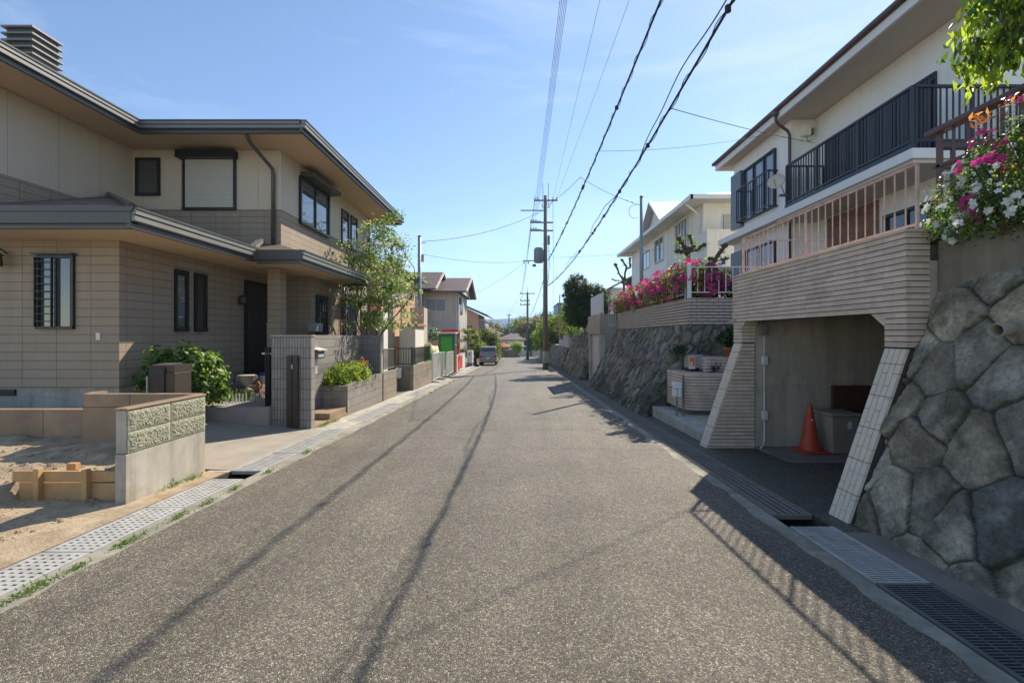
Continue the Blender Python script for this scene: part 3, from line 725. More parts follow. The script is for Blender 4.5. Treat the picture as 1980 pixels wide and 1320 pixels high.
# upper roof with eaves
m = MB(); hip_roof(m, -16.5, -4.72, 10.02, 18.25, 6.24, .36); rf = m.build('roof', M['roof1'], H)
m = MB(); hip_roof(m, -16.5, -8.27, 6.82, 14.5, 6.243, .36); m.build('roof', M['roof1'], H)
m = MB(); m.box(-16.5, -4.75, 10.05, 18.2, 6.045, 6.10); m.box(-16.5, -8.3, 6.85, 10.049, 6.045, 6.10)
m.build('soffit', M['soffit1'], H)
def gutter(m, kind, pl, a0, a1, z0, z1):
    """stepped box gutter; kind S/E, outward from plane pl"""
    h = z1-z0; fr = (kind, pl)
    m.fb(fr, a0, a1, -.03, .03, z0, z0+h*.30, 0)
    m.fb(fr, a0, a1, -.03, .075, z0+h*.30, z0+h*.36, 0)
    m.fb(fr, a0, a1, -.03, .085, z0+h*.36, z0+h*.60, 1)
    m.fb(fr, a0, a1, -.03, .065, z0+h*.60, z0+h*.66, 0)
    m.fb(fr, a0, a1, -.03, .10, z0+h*.66, z0+h*.90, 1)
    m.fb(fr, a0, a1, -.03, .115, z0+h*.90, z1, 0)
GM = [M['gut1'], M['gut1b']]
m = MB(); gutter(m, 'S', 10.0, -8.25, -4.7, 5.99, 6.25); m.build('gutter', GM, H)
m = MB(); gutter(m, 'E', -4.70, 9.9, 18.3, 5.99, 6.25); m.build('gutter', GM, H)
m = MB(); gutter(m, 'E', -8.25, 6.8, 9.97, 5.99, 6.25); m.build('gutter', GM, H)
MB().box(-16, -8.25, 6.75, 6.82, 5.99, 6.25).build('gutter', GM[0], H)
MB().box(-16, -4.73, 18.25, 18.35, 5.99, 6.25).build('gutter', GM[0], H)
# lower roof, hips meeting the upper walls
m = MB(); ze = 3.50; p = .36
m.slab([(-16, 6.9, ze), (-5.78, 6.9, ze), (-9.25, 10.37, ze+p*3.47), (-16, 10.37, ze+p*3.47)], .05)
m.slab([(-5.78, 6.9, ze), (-5.78, 11.0, ze), (-9.25, 11.0, ze+p*3.47), (-9.25, 10.37, ze+p*3.47)], .05)
m.build('lower_roof', M['roof1'], H)
m = MB(); z2 = 3.44
m.slab([(-5.9, 10.0, z2), (-4.75, 10.0, z2), (-5.7, 10.99, z2+.34), (-6.2, 10.99, z2+.36)], .05)
m.slab([(-4.75, 10.0, z2), (-4.75, 14.6, z2), (-5.7, 14.6, z2+.34), (-5.7, 10.99, z2+.34)], .05)
m.slab([(-4.75, 14.6, z2), (-5.7, 14.601, z2), (-5.7, 14.6, z2+.34)], .01)
m.build('porch_roof', M['roof1'], H)
m = MB(); m.box(-16, -5.8, 6.93, 7.797, 3.225, 3.265); m.box(-6.777, -5.8, 7.8, 10.0, 3.225, 3.265); m.box(-6.777, -4.78, 10.03, 12.597, 3.222, 3.262); m.box(-5.697, -4.78, 12.6, 14.55, 3.222, 3.262)
m.build('lower_soffit', M['soffit1'], H)
m = MB(); m.fb(('S', 6.9), -16, -5.78, -.03, .03, 3.21, 3.28); m.fb(('S', 6.9), -16, -5.75, -.03, .09, 3.28, 3.45); m.fb(('S', 6.9), -16, -5.72, -.03, .11, 3.45, 3.52); m.build('gutter', M['gut1'], H)
m = MB(); gutter(m, 'E', -5.78, 6.82, 10.02, 3.21, 3.52); m.build('gutter', GM, H)
m = MB(); m.fb(('S', 10.0), -5.7, -4.75, -.03, .03, 3.17, 3.25); m.fb(('S', 10.0), -5.75, -4.70, -.03, .09, 3.25, 3.46); m.build('gutter', M['gut1'], H)
m = MB(); gutter(m, 'E', -4.75, 9.93, 14.62, 3.17, 3.46); m.build('gutter', GM, H)
MB().box(-5.6, -4.74, 14.6, 14.68, 3.17, 3.46).build('gutter', M['gut1'], H)
MB().add([(-5.84, 9.95, 3.45), (-5.70, 9.95, 3.45), (-5.9, 10.6, 3.74), (-6.04, 10.6, 3.74), (-5.84, 9.95, 3.55), (-5.70, 9.95, 3.55), (-5.9, 10.6, 3.84), (-6.04, 10.6, 3.84)], [(0,3,2,1),(4,5,6,7),(0,1,5,4),(1,2,6,5),(2,3,7,6),(3,0,4,7)]).build('roof_flashing', M['gut1b'], H)
# hip caps
m = MB(); m.path([(-5.76, 6.85, 3.55), (-9.2, 10.32, 4.79)], .045, 6); m.path([(-9.2, 10.37, 4.79), (-16, 10.37, 4.79)], .045, 6); m.build('hip_cap', M['gut1'], H)
# chimney
MB().box(-11.98, -11.42, 10.8, 11.36, 6.6, 8.42).build('chimney', M['gut1b'], H, bevel=.01)
m = MB()
for k in range(4): z = 8.17+k*.155; m.box(-12.07, -11.33, 10.71, 11.45, z, z+.035); m.box(-12.0, -11.4, 10.78, 11.38, z+.035, z+.155, 1)
m.box(-12.07, -11.33, 10.71, 11.45, 8.79, 8.83); m.build('chimney_louvre', [M['gut1b'], M['gut1']], H)
# downspouts
m = MB(); m.path([(-5.98, 10.05, 6.02), (-5.98, 10.2, 5.9), (-5.85, 10.9, 5.55), (-5.85, 10.93, 5.4), (-5.85, 10.93, 3.78)], .042, 8); m.build('downspout', M['gut1'], H, smooth=True)
m = MB(); m.path([(-8.3, 6.95, 6.02), (-8.4, 7.0, 5.93), (-9.2, 7.5, 5.93)], .04, 8); m.build('downspout', M['gut1b'], H, smooth=True)
m = MB(); m.path([(-5.645, 14.75, 3.6), (-5.645, 14.75, .2)], .045, 8); m.build('downspout', M['brown_metal'], H, smooth=True)
m = MB(); m.path([(-5.70, 17.4, 6.0), (-5.66, 17.32, 5.8), (-5.66, 17.32, .2)], .04, 8); m.build('downspout', M['brown_metal'], H, smooth=True)
# windows
window(H, ('S', 7.8), -8.14, -7.52, 1.72, 2.97, mull=1, louver=False, gl='glass_c')
m = MB()
for i in range(9): z = 1.85+i*.125; m.box(-8.13, -7.84, 7.70, 7.715, z, z+.012)
m.box(-8.13, -8.115, 7.70, 7.74, 1.76, 2.93); m.box(-7.85, -7.835, 7.70, 7.74, 1.76, 2.93)
m.build('window_grille', M['frame'], H)
MB().box(-8.18, -7.48, 7.68, 7.798, 2.975, 3.0).build('window_hood', M['gut1'], H)
for a in (9.03, 9.58): window(H, ('E', -6.78), a, a+.36, 1.70, 2.92, mull=0, gl='glass')
window(H, ('S', 11.0), -9.15, -8.57, 4.94, 5.84, mull=0, gl='glass_c')
w = window(H, ('S', 11.0), -8.02, -6.76, 4.60, 5.92, mull=0, proud=.06)
MB().box(-7.96, -6.82, 10.955, 10.975, 4.66, 5.88).build('shutter', M['shut'], w)
MB().box(-8.10, -6.72, 10.80, 10.997, 5.80, 5.98).build('shutter_box', M['frame'], w, bevel=.01)
w = window(H, ('E', -5.7), 11.88, 13.70, 4.50, 5.74, mull=1, gl='glass_l', fw=.06, proud=.07)
MB().box(-5.69, -5.33, 11.95, 13.75, 5.75, 5.86).build('shutter_box', M['gut1'], w, bevel=.01)
for a in (14.7, 15.5): window(H, ('E', -5.7), a, a+.6, 4.52, 5.66, mull=0, gl='glass_c')
window(H, ('E', -5.7), 12.86, 13.62, 1.66, 2.76, louver=True)
w = window(H, ('E', -5.7), 14.95, 16.0, 1.55, 2.66, louver=True)
m = MB(); m.hexa([(-5.697, 14.75, 2.95), (-5.25, 14.75, 2.86), (-5.25, 16.2, 2.86), (-5.697, 16.2, 2.95), (-5.697, 14.75, 2.98), (-5.25, 14.75, 2.89), (-5.25, 16.2, 2.89), (-5.697, 16.2, 2.98)]); m.build('window_awning', M['gut1'], H)
# door
dr = MB().box(-6.777, -6.73, 11.33, 12.38, .60, 2.98).build('door_frame', M['frame'], H)
d_ = MB().box(-6.74, -6.705, 11.42, 12.30, .62, 2.88).build('door', M['wood_door'], H, bevel=.004)
m = MB(); m.path([(-6.66, 12.12, 1.25), (-6.64, 12.12, 1.3), (-6.64, 12.12, 1.9), (-6.66, 12.12, 1.95)], .014, 8); m.build('handle', M['galv'], d_, smooth=True)
# small fittings
t2 = MB(); t2.box(-7.16, -7.09, 7.78, 7.797, 1.54, 1.66); t2.build('outlet_box', M['white_pl'], H)
MB().box(-8.95, -8.55, 7.795, 7.825, .60, .70).build('foundation_vent', M['frame'], H)
m = MB(); m.path([(-8.67, 7.79, 3.0), (-8.67, 7.7, 3.06), (-8.67, 7.6, 3.02)], .012, 6); m.path([(-8.74, 7.6, 3.02), (-8.60, 7.6, 3.02)], .02, 6)
ln = m.build('wall_lamp', M['frame'], H); MB().lathe([(.05, -.02), (.10, .0), (.105, .04), (.09, .16), (.12, .18), (.04, .23)], (-8.67, 7.6, 2.77), 12).build('lamp_glass', M['resin'], ln)
m = MB(); m.lathe([(.05, 0), (.09, .05), (.09, .18), (.04, .24)], (-6.66, 11.1, 2.35), 12); m.build('wall_lamp', M['resin'], H)
MB().box(-5.697, -5.45, 12.35, 12.75, 1.72, 1.95).build('meter_box', M['grey_pl'], H, bevel=.01)

# ---- gate wall with the dark post
t = thing('gate_wall', 'tall free-standing gate wall of ribbed grey tile', 'wall', (-4.4, 8.98, gz(9)))
MB().box(-4.80, -4.03, 8.90, 9.06, -.4, 1.60).build('wall_body', M['ribtile'], t, bevel=.004)
MB().box(-4.81, -4.02, 8.89, 9.07, 1.60, 1.625).build('cap', M['conc_pale'], t)
m = MB(); m.box(-4.46, -4.37, 8.82, 8.897, -.25, 1.23); m.box(-4.345, -4.255, 8.82, 8.897, -.25, 1.23); m.box(-4.37, -4.345, 8.84, 8.897, -.25, 1.22)
tag(m.build('metal_post', M['resin']), 'dark double metal post in front of the ribbed gate wall', 'post')
m = MB(); m.box(-4.37, -4.345, 8.805, 8.83, .98, 1.06); tag(m.build('lock_plate', M['galv']), 'small metal lock plate on the dark double post', 'lock')
t = thing('folding_gate', 'dark folded gate leaf standing left of the ribbed gate wall', 'gate', (-4.87, 8.95, 0))
for k in range(3): MB().box(-4.84-.035*k-.012, -4.84-.035*k, 8.9, 9.02, .0, 1.38).build('gate_leaf', M['frame'], t)
MB().box(-5.0, -4.82, 8.93, 8.99, 1.25, 1.28).build('latch', M['white_alu'], t)
# ribbed boundary wall behind, its return, and planter
t = thing('boundary_wall', 'ribbed grey tile boundary wall behind the green shrub, holding the letter box', 'wall', (-4.7, 11, gz(11)))
MB().box(-4.80, -4.66, 9.065, 13.58, -.4, 1.62).build('wall_body', M['ribtile'], t, bevel=.004)
MB().box(-4.80, -4.10, 13.585, 13.72, -.5, 1.62).build('return_wall', M['ribtile'], t, bevel=.004)
MB().box(-4.658, -4.62, 9.55, 9.64, 1.3, 1.5).build('intercom', M['white_pl'], t, bevel=.005)
t = thing('letter_box', 'grey metal letter box with sloping lid on the ribbed wall', 'letter box', (-4.6, 10.6, 1.05))
MB().box(-4.657, -4.5, 10.25, 10.62, 1.09, 1.27).build('box_body', M['galv_dark'], t, bevel=.008)
m = MB(); m.hexa([(-4.657, 10.2, 1.32), (-4.44, 10.2, 1.275), (-4.44, 10.67, 1.275), (-4.657, 10.67, 1.32), (-4.657, 10.2, 1.34), (-4.44, 10.2, 1.29), (-4.44, 10.67, 1.29), (-4.657, 10.67, 1.34)]); m.build('lid', M['white_alu'], t)
MB().box(-4.499, -4.495, 10.3, 10.57, 1.13, 1.20).build('name_plate', M['white_pl'], t)
MB().box(-4.655, -4.60, 10.36, 10.48, .75, 1.088).build('delivery_chute', M['white_alu'], t)
t = thing('planter', 'low ribbed tile planter with a curved rim beside the road', 'planter', (-4.3, 12.2, gz(12)))
def pl_top(y): s = (y-10.85)/2.7; return .43+.07*math.sin(s*2.6)+.03*s
m = MB(); n = 14
for (xa, xb) in ((-4.15, -4.05),):
    for i in range(n):
        y0 = 10.95+2.63*i/n; y1 = 10.95+2.63*(i+1)/n
        m.hexa([(xa, y0, -.5), (xb, y0, -.5), (xb, y1, -.5), (xa, y1, -.5), (xa, y0, pl_top(y0)), (xb, y0, pl_top(y0)), (xb, y1, pl_top(y1)), (xa, y1, pl_top(y1))])
m.box(-4.655, -4.05, 10.85, 10.95, -.5, pl_top(10.9)-.005)
m.build('planter_wall', M['ribtile'], t); MB().box(-4.65, -4.152, 10.952, 13.58, -.4, .34).build('planter_soil', M['channel'], t)
rng = np.random.default_rng(21)
t = thing('shrub', 'bushy bright green shrub filling the ribbed roadside planter', 'shrub', (-4.4, 11.6, .34))
P, N, K = cloud(rng, [((-4.4, 11.5, .62), (.40, .55, .30)), ((-4.3, 12.1, .62), (.36, .5, .32)), ((-4.45, 11.1, .5), (.3, .3, .22))], 420, 26, .05, .5)
leafmesh('foliage', P, N, .055, [M['lf_yel'], M['lf_mid'], M['lf_olive']], t, rng, .35, pick(rng, K, [5, 3, 1.4]))
P, N, K = cloud(rng, [((-4.28, 12.5, .85), (.12, .18, .12))], 30, 14, .04, .3)
leafmesh('red_shoots', P, N, .05, [M['lf_red'], M['lf_org']], t, rng, .35)
m = MB()
for i in range(9): m.path([(-4.4+.05*rng.normal(), 11.6+.2*rng.normal(), .3), (-4.4+.2*rng.normal(), 11.6+.35*rng.normal(), .75)], [.012, .005], 5)
m.build('stem', M['bark'], t)
m = MB(); m.box(-4.60, -4.05, 9.08, 10.84, -.4, -.19); m.box(-4.60, -4.08, 9.9, 10.84, -.19, -.06)
tag(m.build('entrance_step', M['conc_brown'], bevel=.006), 'pinkish low step between the gate wall and the planter', 'step')

# shrub by the house wall
t = thing('leafy_bush', 'broad-leaved green bush against the brown house wall', 'bush', (-6.0, 8.4, .25))
rng = np.random.default_rng(31)
P, N, K = cloud(rng, [((-6.05, 8.35, 1.0), (.46, .40, .40)), ((-5.88, 8.6, .90), (.30, .36, .42)), ((-6.38, 8.1, .95), (.22, .3, .38)), ((-5.85, 8.9, .6), (.22, .25, .28))], 230, 15, .07, .5)
leafmesh('foliage', P, N, .105, [M['lf_mid'], M['lf_dog'], M['lf_dark']], t, rng, .5, pick(rng, K, [3, 6, 2]))
m = MB()
for i in range(12): m.path([(-5.95+.1*rng.normal(), 8.35+.12*rng.normal(), 0), (-5.95+.3*rng.normal(), 8.4+.2*rng.normal(), 1.1)], [.018, .006], 5)
m.build('stem', M['bark'], t)
# brown ribbed storage box
t = thing('storage_box', 'brown resin storage box with a ribbed rounded lid behind the wall', 'storage box', (-5.4, 7.25, 0))
MB().box(-5.62, -5.27, 7.03, 7.4, 0, 1.05).build('box_body', M['resin'], t, bevel=.01)
m = MB()
for k in range(11):
    x = -5.63+k*.021
    m.path([(x, 7.015, .02), (x, 7.012, 1.05), (x, 7.03, 1.12), (x, 7.08, 1.16), (x, 7.38, 1.17)], .012, 6)
m.box(-5.63, -5.27, 7.04, 7.42, 1.055, 1.165); m.build('lid', M['resin'], t)
MB().box(-5.66, -5.645, 6.98, 7.0, .3, 1.0).build('latch_rod', M['conc_pale'], t)
# potted things on the yard
def urn(loc, name, lab, s=1, mat='conc_pale'):
    t = thing(name, lab, 'planter pot', loc)
    x, y, z = loc
    MB().lathe([(.09*s, 0), (.10*s, .02*s), (.03*s, .05*s), (.03*s, .10*s), (.09*s, .13*s), (.15*s, .22*s), (.17*s, .30*s), (.19*s, .32*s), (.17*s, .33*s)], (x, y, z), 18).build('bowl', M[mat], t, smooth=True)
    m = MB()
    for k in (-1, 1): m.path([(x+k*.15*s, y, z+.2*s), (x+k*.22*s, y, z+.26*s), (x+k*.21*s, y, z+.33*s), (x+k*.17*s, y, z+.32*s)], .012*s, 6)
    m.build('handle', M[mat], t); return t
MB_ = MB().box(-6.35, -5.75, 10.25, 10.6, .25, .50); tag(MB_.build('stone_plinth', M['conc_dark'], bevel=.02), 'low dark stone plinth in front of the house door', 'plinth')
urn((-5.98, 10.1, .42), 'urn_planter', 'pale two-handled urn beside the dark front door')
t = thing('pot_pedestal', 'grey block under the pale two-handled urn', 'pedestal', (-5.98, 10.1, .25)); MB().lathe([(.12, 0), (.12, .16), (.14, .17)], (-5.98, 10.1, .25), 12).build('drum', M['conc_dark'], t)
t = thing('terracotta_figure', 'reddish terracotta garden figure by the urn', 'garden ornament', (-5.65, 9.95, .25))
MB().lathe([(.06, 0), (.075, .05), (.05, .14), (.06, .2), (.03, .26), (.045, .3), (.04, .35), (.01, .38)], (-5.65, 9.95, .25), 12).build('body', M['terra'], t, smooth=True)
m = MB(); m.path([(-5.65, 9.95, .45), (-5.57, 9.93, .5), (-5.54, 9.93, .58)], .014, 6); m.path([(-5.65, 9.95, .45), (-5.74, 9.93, .42)], .014, 6); m.build('arm', M['terra'], t)
for k, (x, y) in enumerate(((-5.55, 10.15), (-5.42, 10.2))):
    t = thing('flower_pot', 'small red flower pot %s the terracotta figure' % ('just right of' if k == 0 else 'furthest right of'), 'flower pot', (x, y, .25), 'small red pots on the paved yard'); MB().lathe([(.05, 0), (.075, .11), (.085, .11), (.085, .14), (.07, .14)], (x, y, .25), 14).build('pot', M['terra'], t, smooth=True)
t = thing('bucket', 'white bucket with blue lid by the front door', 'bucket', (-5.93, 10.75, .45))
MB().lathe([(.10, 0), (.125, .25), (.13, .26)], (-5.93, 10.75, .45), 18).build('pail', M['white_pl'], t, smooth=True); MB().lathe([(.135, .24), (.14, .26), (.14, .30), (.12, .31)], (-5.93, 10.75, .45), 18).build('lid', M['blue_pl'], t, smooth=True)
MB_ = MB().box(-6.2, -5.75, 10.63, 10.93, .25, .45); tag(MB_.build('step_stone', M['conc_pale'], bevel=.01), 'pale stone step carrying the white bucket', 'step')
t = thing('picket_edging', 'low white picket edging around the pots in the yard', 'garden edging', (-5.8, 9.6, .25))
for i in range(15):
    x = -6.0+i*.05 if i < 8 else -5.55+(i-8)*.03; y = 9.3+.03*i
    MB().box(x-.009, x+.009, y-.004, y+.004, .25, .25+.17+.015*(i % 2)).build('picket', M['white_pl'], t)
m = MB(); m.box(-6.02, -5.62, 9.34, 9.348, .33, .345); m.build('crossbar', M['white_pl'], t)
rng = np.random.default_rng(8)
P, N, K = cloud(rng, [((-5.8, 9.75, .33), (.28, .2, .12)), ((-5.45, 10.35, .38), (.2, .12, .1))], 60, 14, .035, .3)
tag(leafmesh('potted_greens', P, N, .05, [M['lf_olive'], M['lf_mid']], None, rng, .4), 'low greens behind the white picket edging', 'plant')
# ================================================================ LEFT, FURTHER ALONG
def slatfence(t, p0, p1, z0, z1, n, mat, r=.008, name='fence_panel'):
    m = MB(); p0 = Vector(p0); p1 = Vector(p1); d = p1-p0
    ex = abs(d.x) > abs(d.y)
    for z in (z0+.03, z1-.015):
        if ex: m.box(p0.x, p1.x, p0.y-.018, p0.y+.018, z-.018, z+.018)
        else: m.box(p0.x-.018, p0.x+.018, p0.y, p1.y, z-.018, z+.018)
    for i in range(n+1):
        q = p0+d*(i/n); m.box(q.x-r, q.x+r, q.y-r, q.y+r, z0+.048, z1-.033)
    return m.build(name, mat, t)
t = thing('block_fence', 'weathered block base with a grey railing right after the ribbed wall', 'fence', (-4.1, 14.5, gz(14.5)))
MB().box(-4.20, -4.06, 13.73, 15.2, -.5, .50).build('base_wall', M['block'], t, bevel=.006)
slatfence(t, (-4.13, 13.75), (-4.13, 15.2), .56, 1.20, 16, M['gut1b'])
MB().box(-4.16, -4.10, 15.16, 15.22, .5, 1.25).build('post', M['fence_dk'], t); MB().box(-4.16, -4.10, 13.74, 13.79, .5, 1.35).build('post', M['white_alu'], t)
t = thing('block_fence', 'low block wall with dark green railing turning a corner by the tall pale pillar', 'fence', (-4.1, 18.5, gz(18.5)))
MB().box(-4.80, -4.06, 17.0, 17.14, -.9, .49).build('base_wall', M['conc_dark'], t, bevel=.006)
MB().box(-4.055, -3.92, 17.0, 20.5, -.9, .49).build('base_wall', M['block'], t, bevel=.006)
slatfence(t, (-4.78, 17.07), (-4.02, 17.07), .52, 1.15, 8, M['fence_dk']); slatfence(t, (-3.99, 17.05), (-3.99, 20.45), .52, 1.15, 34, M['fence_dk'])
MB().box(-4.02, -3.96, 17.02, 17.08, .49, 1.18).build('post', M['fence_dk'], t)
t = thing('side_gate', 'dark slatted gate set back between the two block fences', 'gate', (-4.85, 16.1, gz(16)))
slatfence(t, (-4.85, 15.2), (-4.85, 17.0), -.3, 1.15, 14, M['fence_dk'], .02, 'gate_panel')
t = thing('gas_meter', 'off-white gas meter on the dark corner wall by the slatted gate', 'gas meter', (-4.45, 16.9, .2))
MB().box(-4.62, -4.34, 16.78, 16.96, .05, .42).build('meter_body', M['white_pl'], t, bevel=.03); MB().path([(-4.5, 16.9, .24), (-4.5, 16.9, -.3)], .015, 6).build('pipe', M['galv'], t)
# dogwood tree
rng = np.random.default_rng(42)
t = thing('dogwood_tree', 'slender multi-stemmed tree with airy pale green leaves behind the ribbed wall', 'tree', (-4.75, 14.6, .3))
ENV = ((-4.4, 14.5, 3.0), (1.05, 1.1, 2.2))
m = MB(); tips = []
for i in range(5):
    a = i*1.3; limbs(m, rng, (-4.75+.07*math.cos(a), 14.6+.07*math.sin(a), .3), (.16*math.cos(a), .16*math.sin(a), 1), 2.5+.5*rng.random(), .034, 2, .42, .25, tips, 3)
m.build('trunk', M['bark'], t, smooth=True); ENV = None
T = np.array([list(p) for p in tips]); T = T[T[:, 2] > 1.6]
# envelope
c0 = np.array([-4.35, 14.5, 3.5]); q = (T-c0)/np.array([1.45, 1.45, 2.0]); T = T[(q**2).sum(1) < 1.15]
ex = []
for i in range(62):
    d = rng.normal(size=3); d /= np.linalg.norm(d); ex.append(c0+np.array([.95, 1.0, 1.8])*d*(.45+.55*rng.random()))
ex += [(-3.45, 14.3, 2.2), (-3.3, 14.2, 1.95), (-3.6, 14.4, 2.6), (-3.9, 14.4, 1.9), (-3.3, 14.3, 3.0), (-5.3, 14.4, 4.0), (-5.5, 14.5, 3.6), (-4.4, 14.3, 5.1), (-4.7, 14.4, 4.9)]
cen = np.vstack([T[rng.choice(len(T), min(80, len(T)), replace=False)], np.array(ex)])
P = []; N = []; K = []
for i, c in enumerate(cen):
    k = int(34+38*rng.random()); g = rng.normal(size=(k, 3))*np.array([.17, .17, .065]); P.append(c+g); N.append(rng.normal(size=(k, 3))*.55+np.array([0, 0, 1.])); K.append(np.full(k, i))
P = np.concatenate(P); N = np.concatenate(N); K = np.concatenate(K)
leafmesh('crown', P, N, .10, [M['lf_dog'], M['lf_dog2'], M['lf_mid'], M['fl_white']], t, rng, .5, pick(rng, K, [5, 4, 2.5, 1.2]), droop=.5)
m = MB()
for c in cen:
    j = T[np.argmin(((T-c)**2).sum(1))]; m.path([tuple(j), tuple((j+c)/2+rng.normal(size=3)*.05), tuple(c)], [.008, .006, .003], 4)
m.build('twigs', M['bark'], t)

# neighbour with peach walls, grey post and pale pillar
N2 = thing('house', 'peach-walled house half hidden behind the airy tree', 'house', (-9, 23, 0))
MB().box(-14, -6.15, 20.4, 27, -.5, 4.7).build('wall', M['peach_wall'], N2)
m = MB(); hip_roof(m, -14.6, -5.6, 19.8, 27.6, 4.72, .38); m.build('roof', M['roof_brown'], N2)
window(N2, ('E', -6.15), 21.3, 22.9, 3.0, 4.1); window(N2, ('S', 20.4), -8.3, -7.0, 3.1, 4.2)
MB().fb(('S', 19.8), -14.6, -5.6, -.02, .1, 4.66, 4.78).fb(('E', -5.6), 19.7, 27.6, -.02, .1, 4.66, 4.78).build('gutter', M['gut1'], N2)
t = thing('concrete_post', 'tall plain pale concrete column behind the tree', 'post', (-5.4, 19.0, -.4)); MB().box(-5.5, -5.22, 19.0, 19.25, -.4, 4.85).build('shaft', M['conc_pale'], t, bevel=.01); MB().box(-5.62, -5.52, 19.0, 19.1, -.4, 4.4).build('pipe_duct', M['gut1'], t)
t = thing('gate_pillar', 'short grey and white wall block between the ribbed wall and the tree', 'pillar', (-4.7, 15.6, 0))
MB().box(-5.35, -4.72, 15.4, 15.9, 0, 2.4).build('pillar_body', M['conc'], t, bevel=.01); MB().box(-4.717, -4.55, 15.4, 15.9, 0, 2.38).build('white_side', M['white_trim'], t)
t = thing('gate_pillar', 'broad cream pillar with a brown tiled top behind the dark green railing', 'pillar', (-4.75, 20, -.4))
MB().box(-5.1, -4.42, 19.5, 21.3, -.4, 2.0).build('pillar_body', M['cream_wall'], t, bevel=.01); MB().box(-5.2, -4.33, 19.4, 21.4, 2.003, 2.10).build('cap', M['terra'], t, bevel=.01)
MB().box(-5.1, -4.45, 21.4, 22.2, 1.2, 2.9).build('rear_block', M['beige_wall'], t)
t = thing('brick_wall', 'orange brick garden wall with pale coping left of the cream pillar', 'wall', (-5.7, 19.6, 0)); MB().box(-6.1, -5.15, 19.6, 19.75, -.4, 1.45).build('wall_body', M['peach_wall'], t); MB().box(-6.12, -5.15, 19.57, 19.78, 1.453, 1.58).build('coping', M['conc_pale'], t)

# construction plot
m = MB(); 
bar = thing('barricade', 'pipe barricade panel', 'barricade', (-3.92, 20.7, gz(20.7)), 'silver pipe barricades round the building plot')
z = gz(20.7)
def pipes():
    m = MB()
    for k in range(15): y = 20.72+.115*k; m.box(-3.93, -3.91, y, y+.022, z+.1, z+1.28)
    return m
pipes().build('pipes', M['white_alu'], bar)
m = MB(); m.path([(-3.92, 20.7, z+.1), (-3.92, 22.4, z+.1), (-3.92, 22.4, z+1.3), (-3.92, 20.7, z+1.3), (-3.92, 20.7, z+.1)], .021, 6); m.build('frame', M['white_alu'], bar)
m = MB()
for y in (20.74, 22.36): m.box(-4.2, -3.62, y-.02, y+.02, z+.01, z+.05); m.box(-3.93, -3.91, y-.02, y+.02, z+.05, z+.1)
m.build('foot', M['galv_dark'], bar)
bars = [bar]
for k in range(1, 4): bars.append(clone(bar, (-3.92+.02*k*(-1)**k, 20.7+1.75*k, gz(20.7+1.75*k))))
for o, w in zip(bars, ['nearest panel', 'second panel', 'third panel', 'farthest panel']): o['label'] = 'silver pipe barricade along the building plot, %s from the camera' % w
rng = np.random.default_rng(77)
m = MB(); nx, ny = 26, 30
for j in range(ny+1):
    for i in range(nx+1):
        a = i/nx; b = j/ny; e = min(1, min(a, 1-a)*5)*min(1, min(b, 1-b)*5); x = -6.0+1.95*a; y = 22.3+3.2*b
        m.v.append((x, y, gz(y)+.35*(e > 0)+e*(1.32+.28*mnoise.fractal(Vector((a*3, b*3, 2)), 1, 2, 4))))
for j in range(ny):
    for i in range(nx): q = j*(nx+1)+i; m.f.append((q, q+1, q+nx+2, q+nx+1)); m.m.append(0)
tag(m.build('tarpaulin', M['tarp'], smooth=True), 'pale yellow tarpaulin draped over a pile behind the barricade', 'tarpaulin')
z0 = gz(24)
tag(MB().box(-6.1, -4.25, 22.4, 25.4, z0-.05, z0+1.3).build('material_stack', M['green_b'], bevel=.03), 'stack of building material under the yellow tarpaulin', 'building material')
t = thing('site_toilet', 'portable site toilet with bright green door panel in teal frame', 'portable toilet', (-4.4, 28.5, gz(28)))
z = gz(28)
MB().box(-4.93, -3.95, 28.0, 29.2, z, 1.72).build('cabin', M['green_d'], t, bevel=.02); MB().box(-4.78, -4.10, 27.97, 27.997, z+.1, 1.52).build('door', M['green_b'], t, bevel=.004)
MB().box(-4.97, -3.9, 27.93, 29.25, 1.723, 1.80).build('roof', M['white_trim'], t, bevel=.01)
m = MB(); m.box(-5.2, -3.96, 30.5, 30.55, gz(30), 2.0); tag(m.build('site_board', M['red']), 'red board rising behind the green site toilet', 'board')
t = thing('marker_pole', 'slim orange and white site pole beside the green toilet', 'pole', (-3.9, 29.2, gz(29)))
m = MB()
for k in range(8): m.tube((-3.86, 29.2, gz(29)+.36*k), (-3.86, 29.2, gz(29)+.36*(k+1)), .04, .04, 8, k % 2)
m.build('shaft', [M['orange'], M['lintel']], t)
t = thing('site_banner', 'red and white banner on a low frame at the edge of the building plot', 'banner', (-3.85, 29.5, gz(29)))
MB().box(-3.9, -3.87, 28.3, 32.6, gz(30)+.05, .42).build('frame', M['white_alu'], t)
MB().box(-3.866, -3.855, 28.75, 30.9, gz(30)+.2, .30).build('banner_cloth', M['red'], t); MB().box(-3.866, -3.856, 31.0, 32.5, gz(30)+.2, .30).build('banner_cloth', M['white_pl'], t)
t = thing('orange_post', 'short orange post at the near end of the banner', 'post', (-3.86, 27.9, gz(28))); m = MB()
m.tube((-3.86, 27.9, gz(28)), (-3.86, 27.9, 1.0), .05); m.build('shaft', M['orange'], t); MB().lathe([(.07,0),(.07,.06)], (-3.86, 27.9, 1.0), 8).build('cap', M['white_pl'], t)

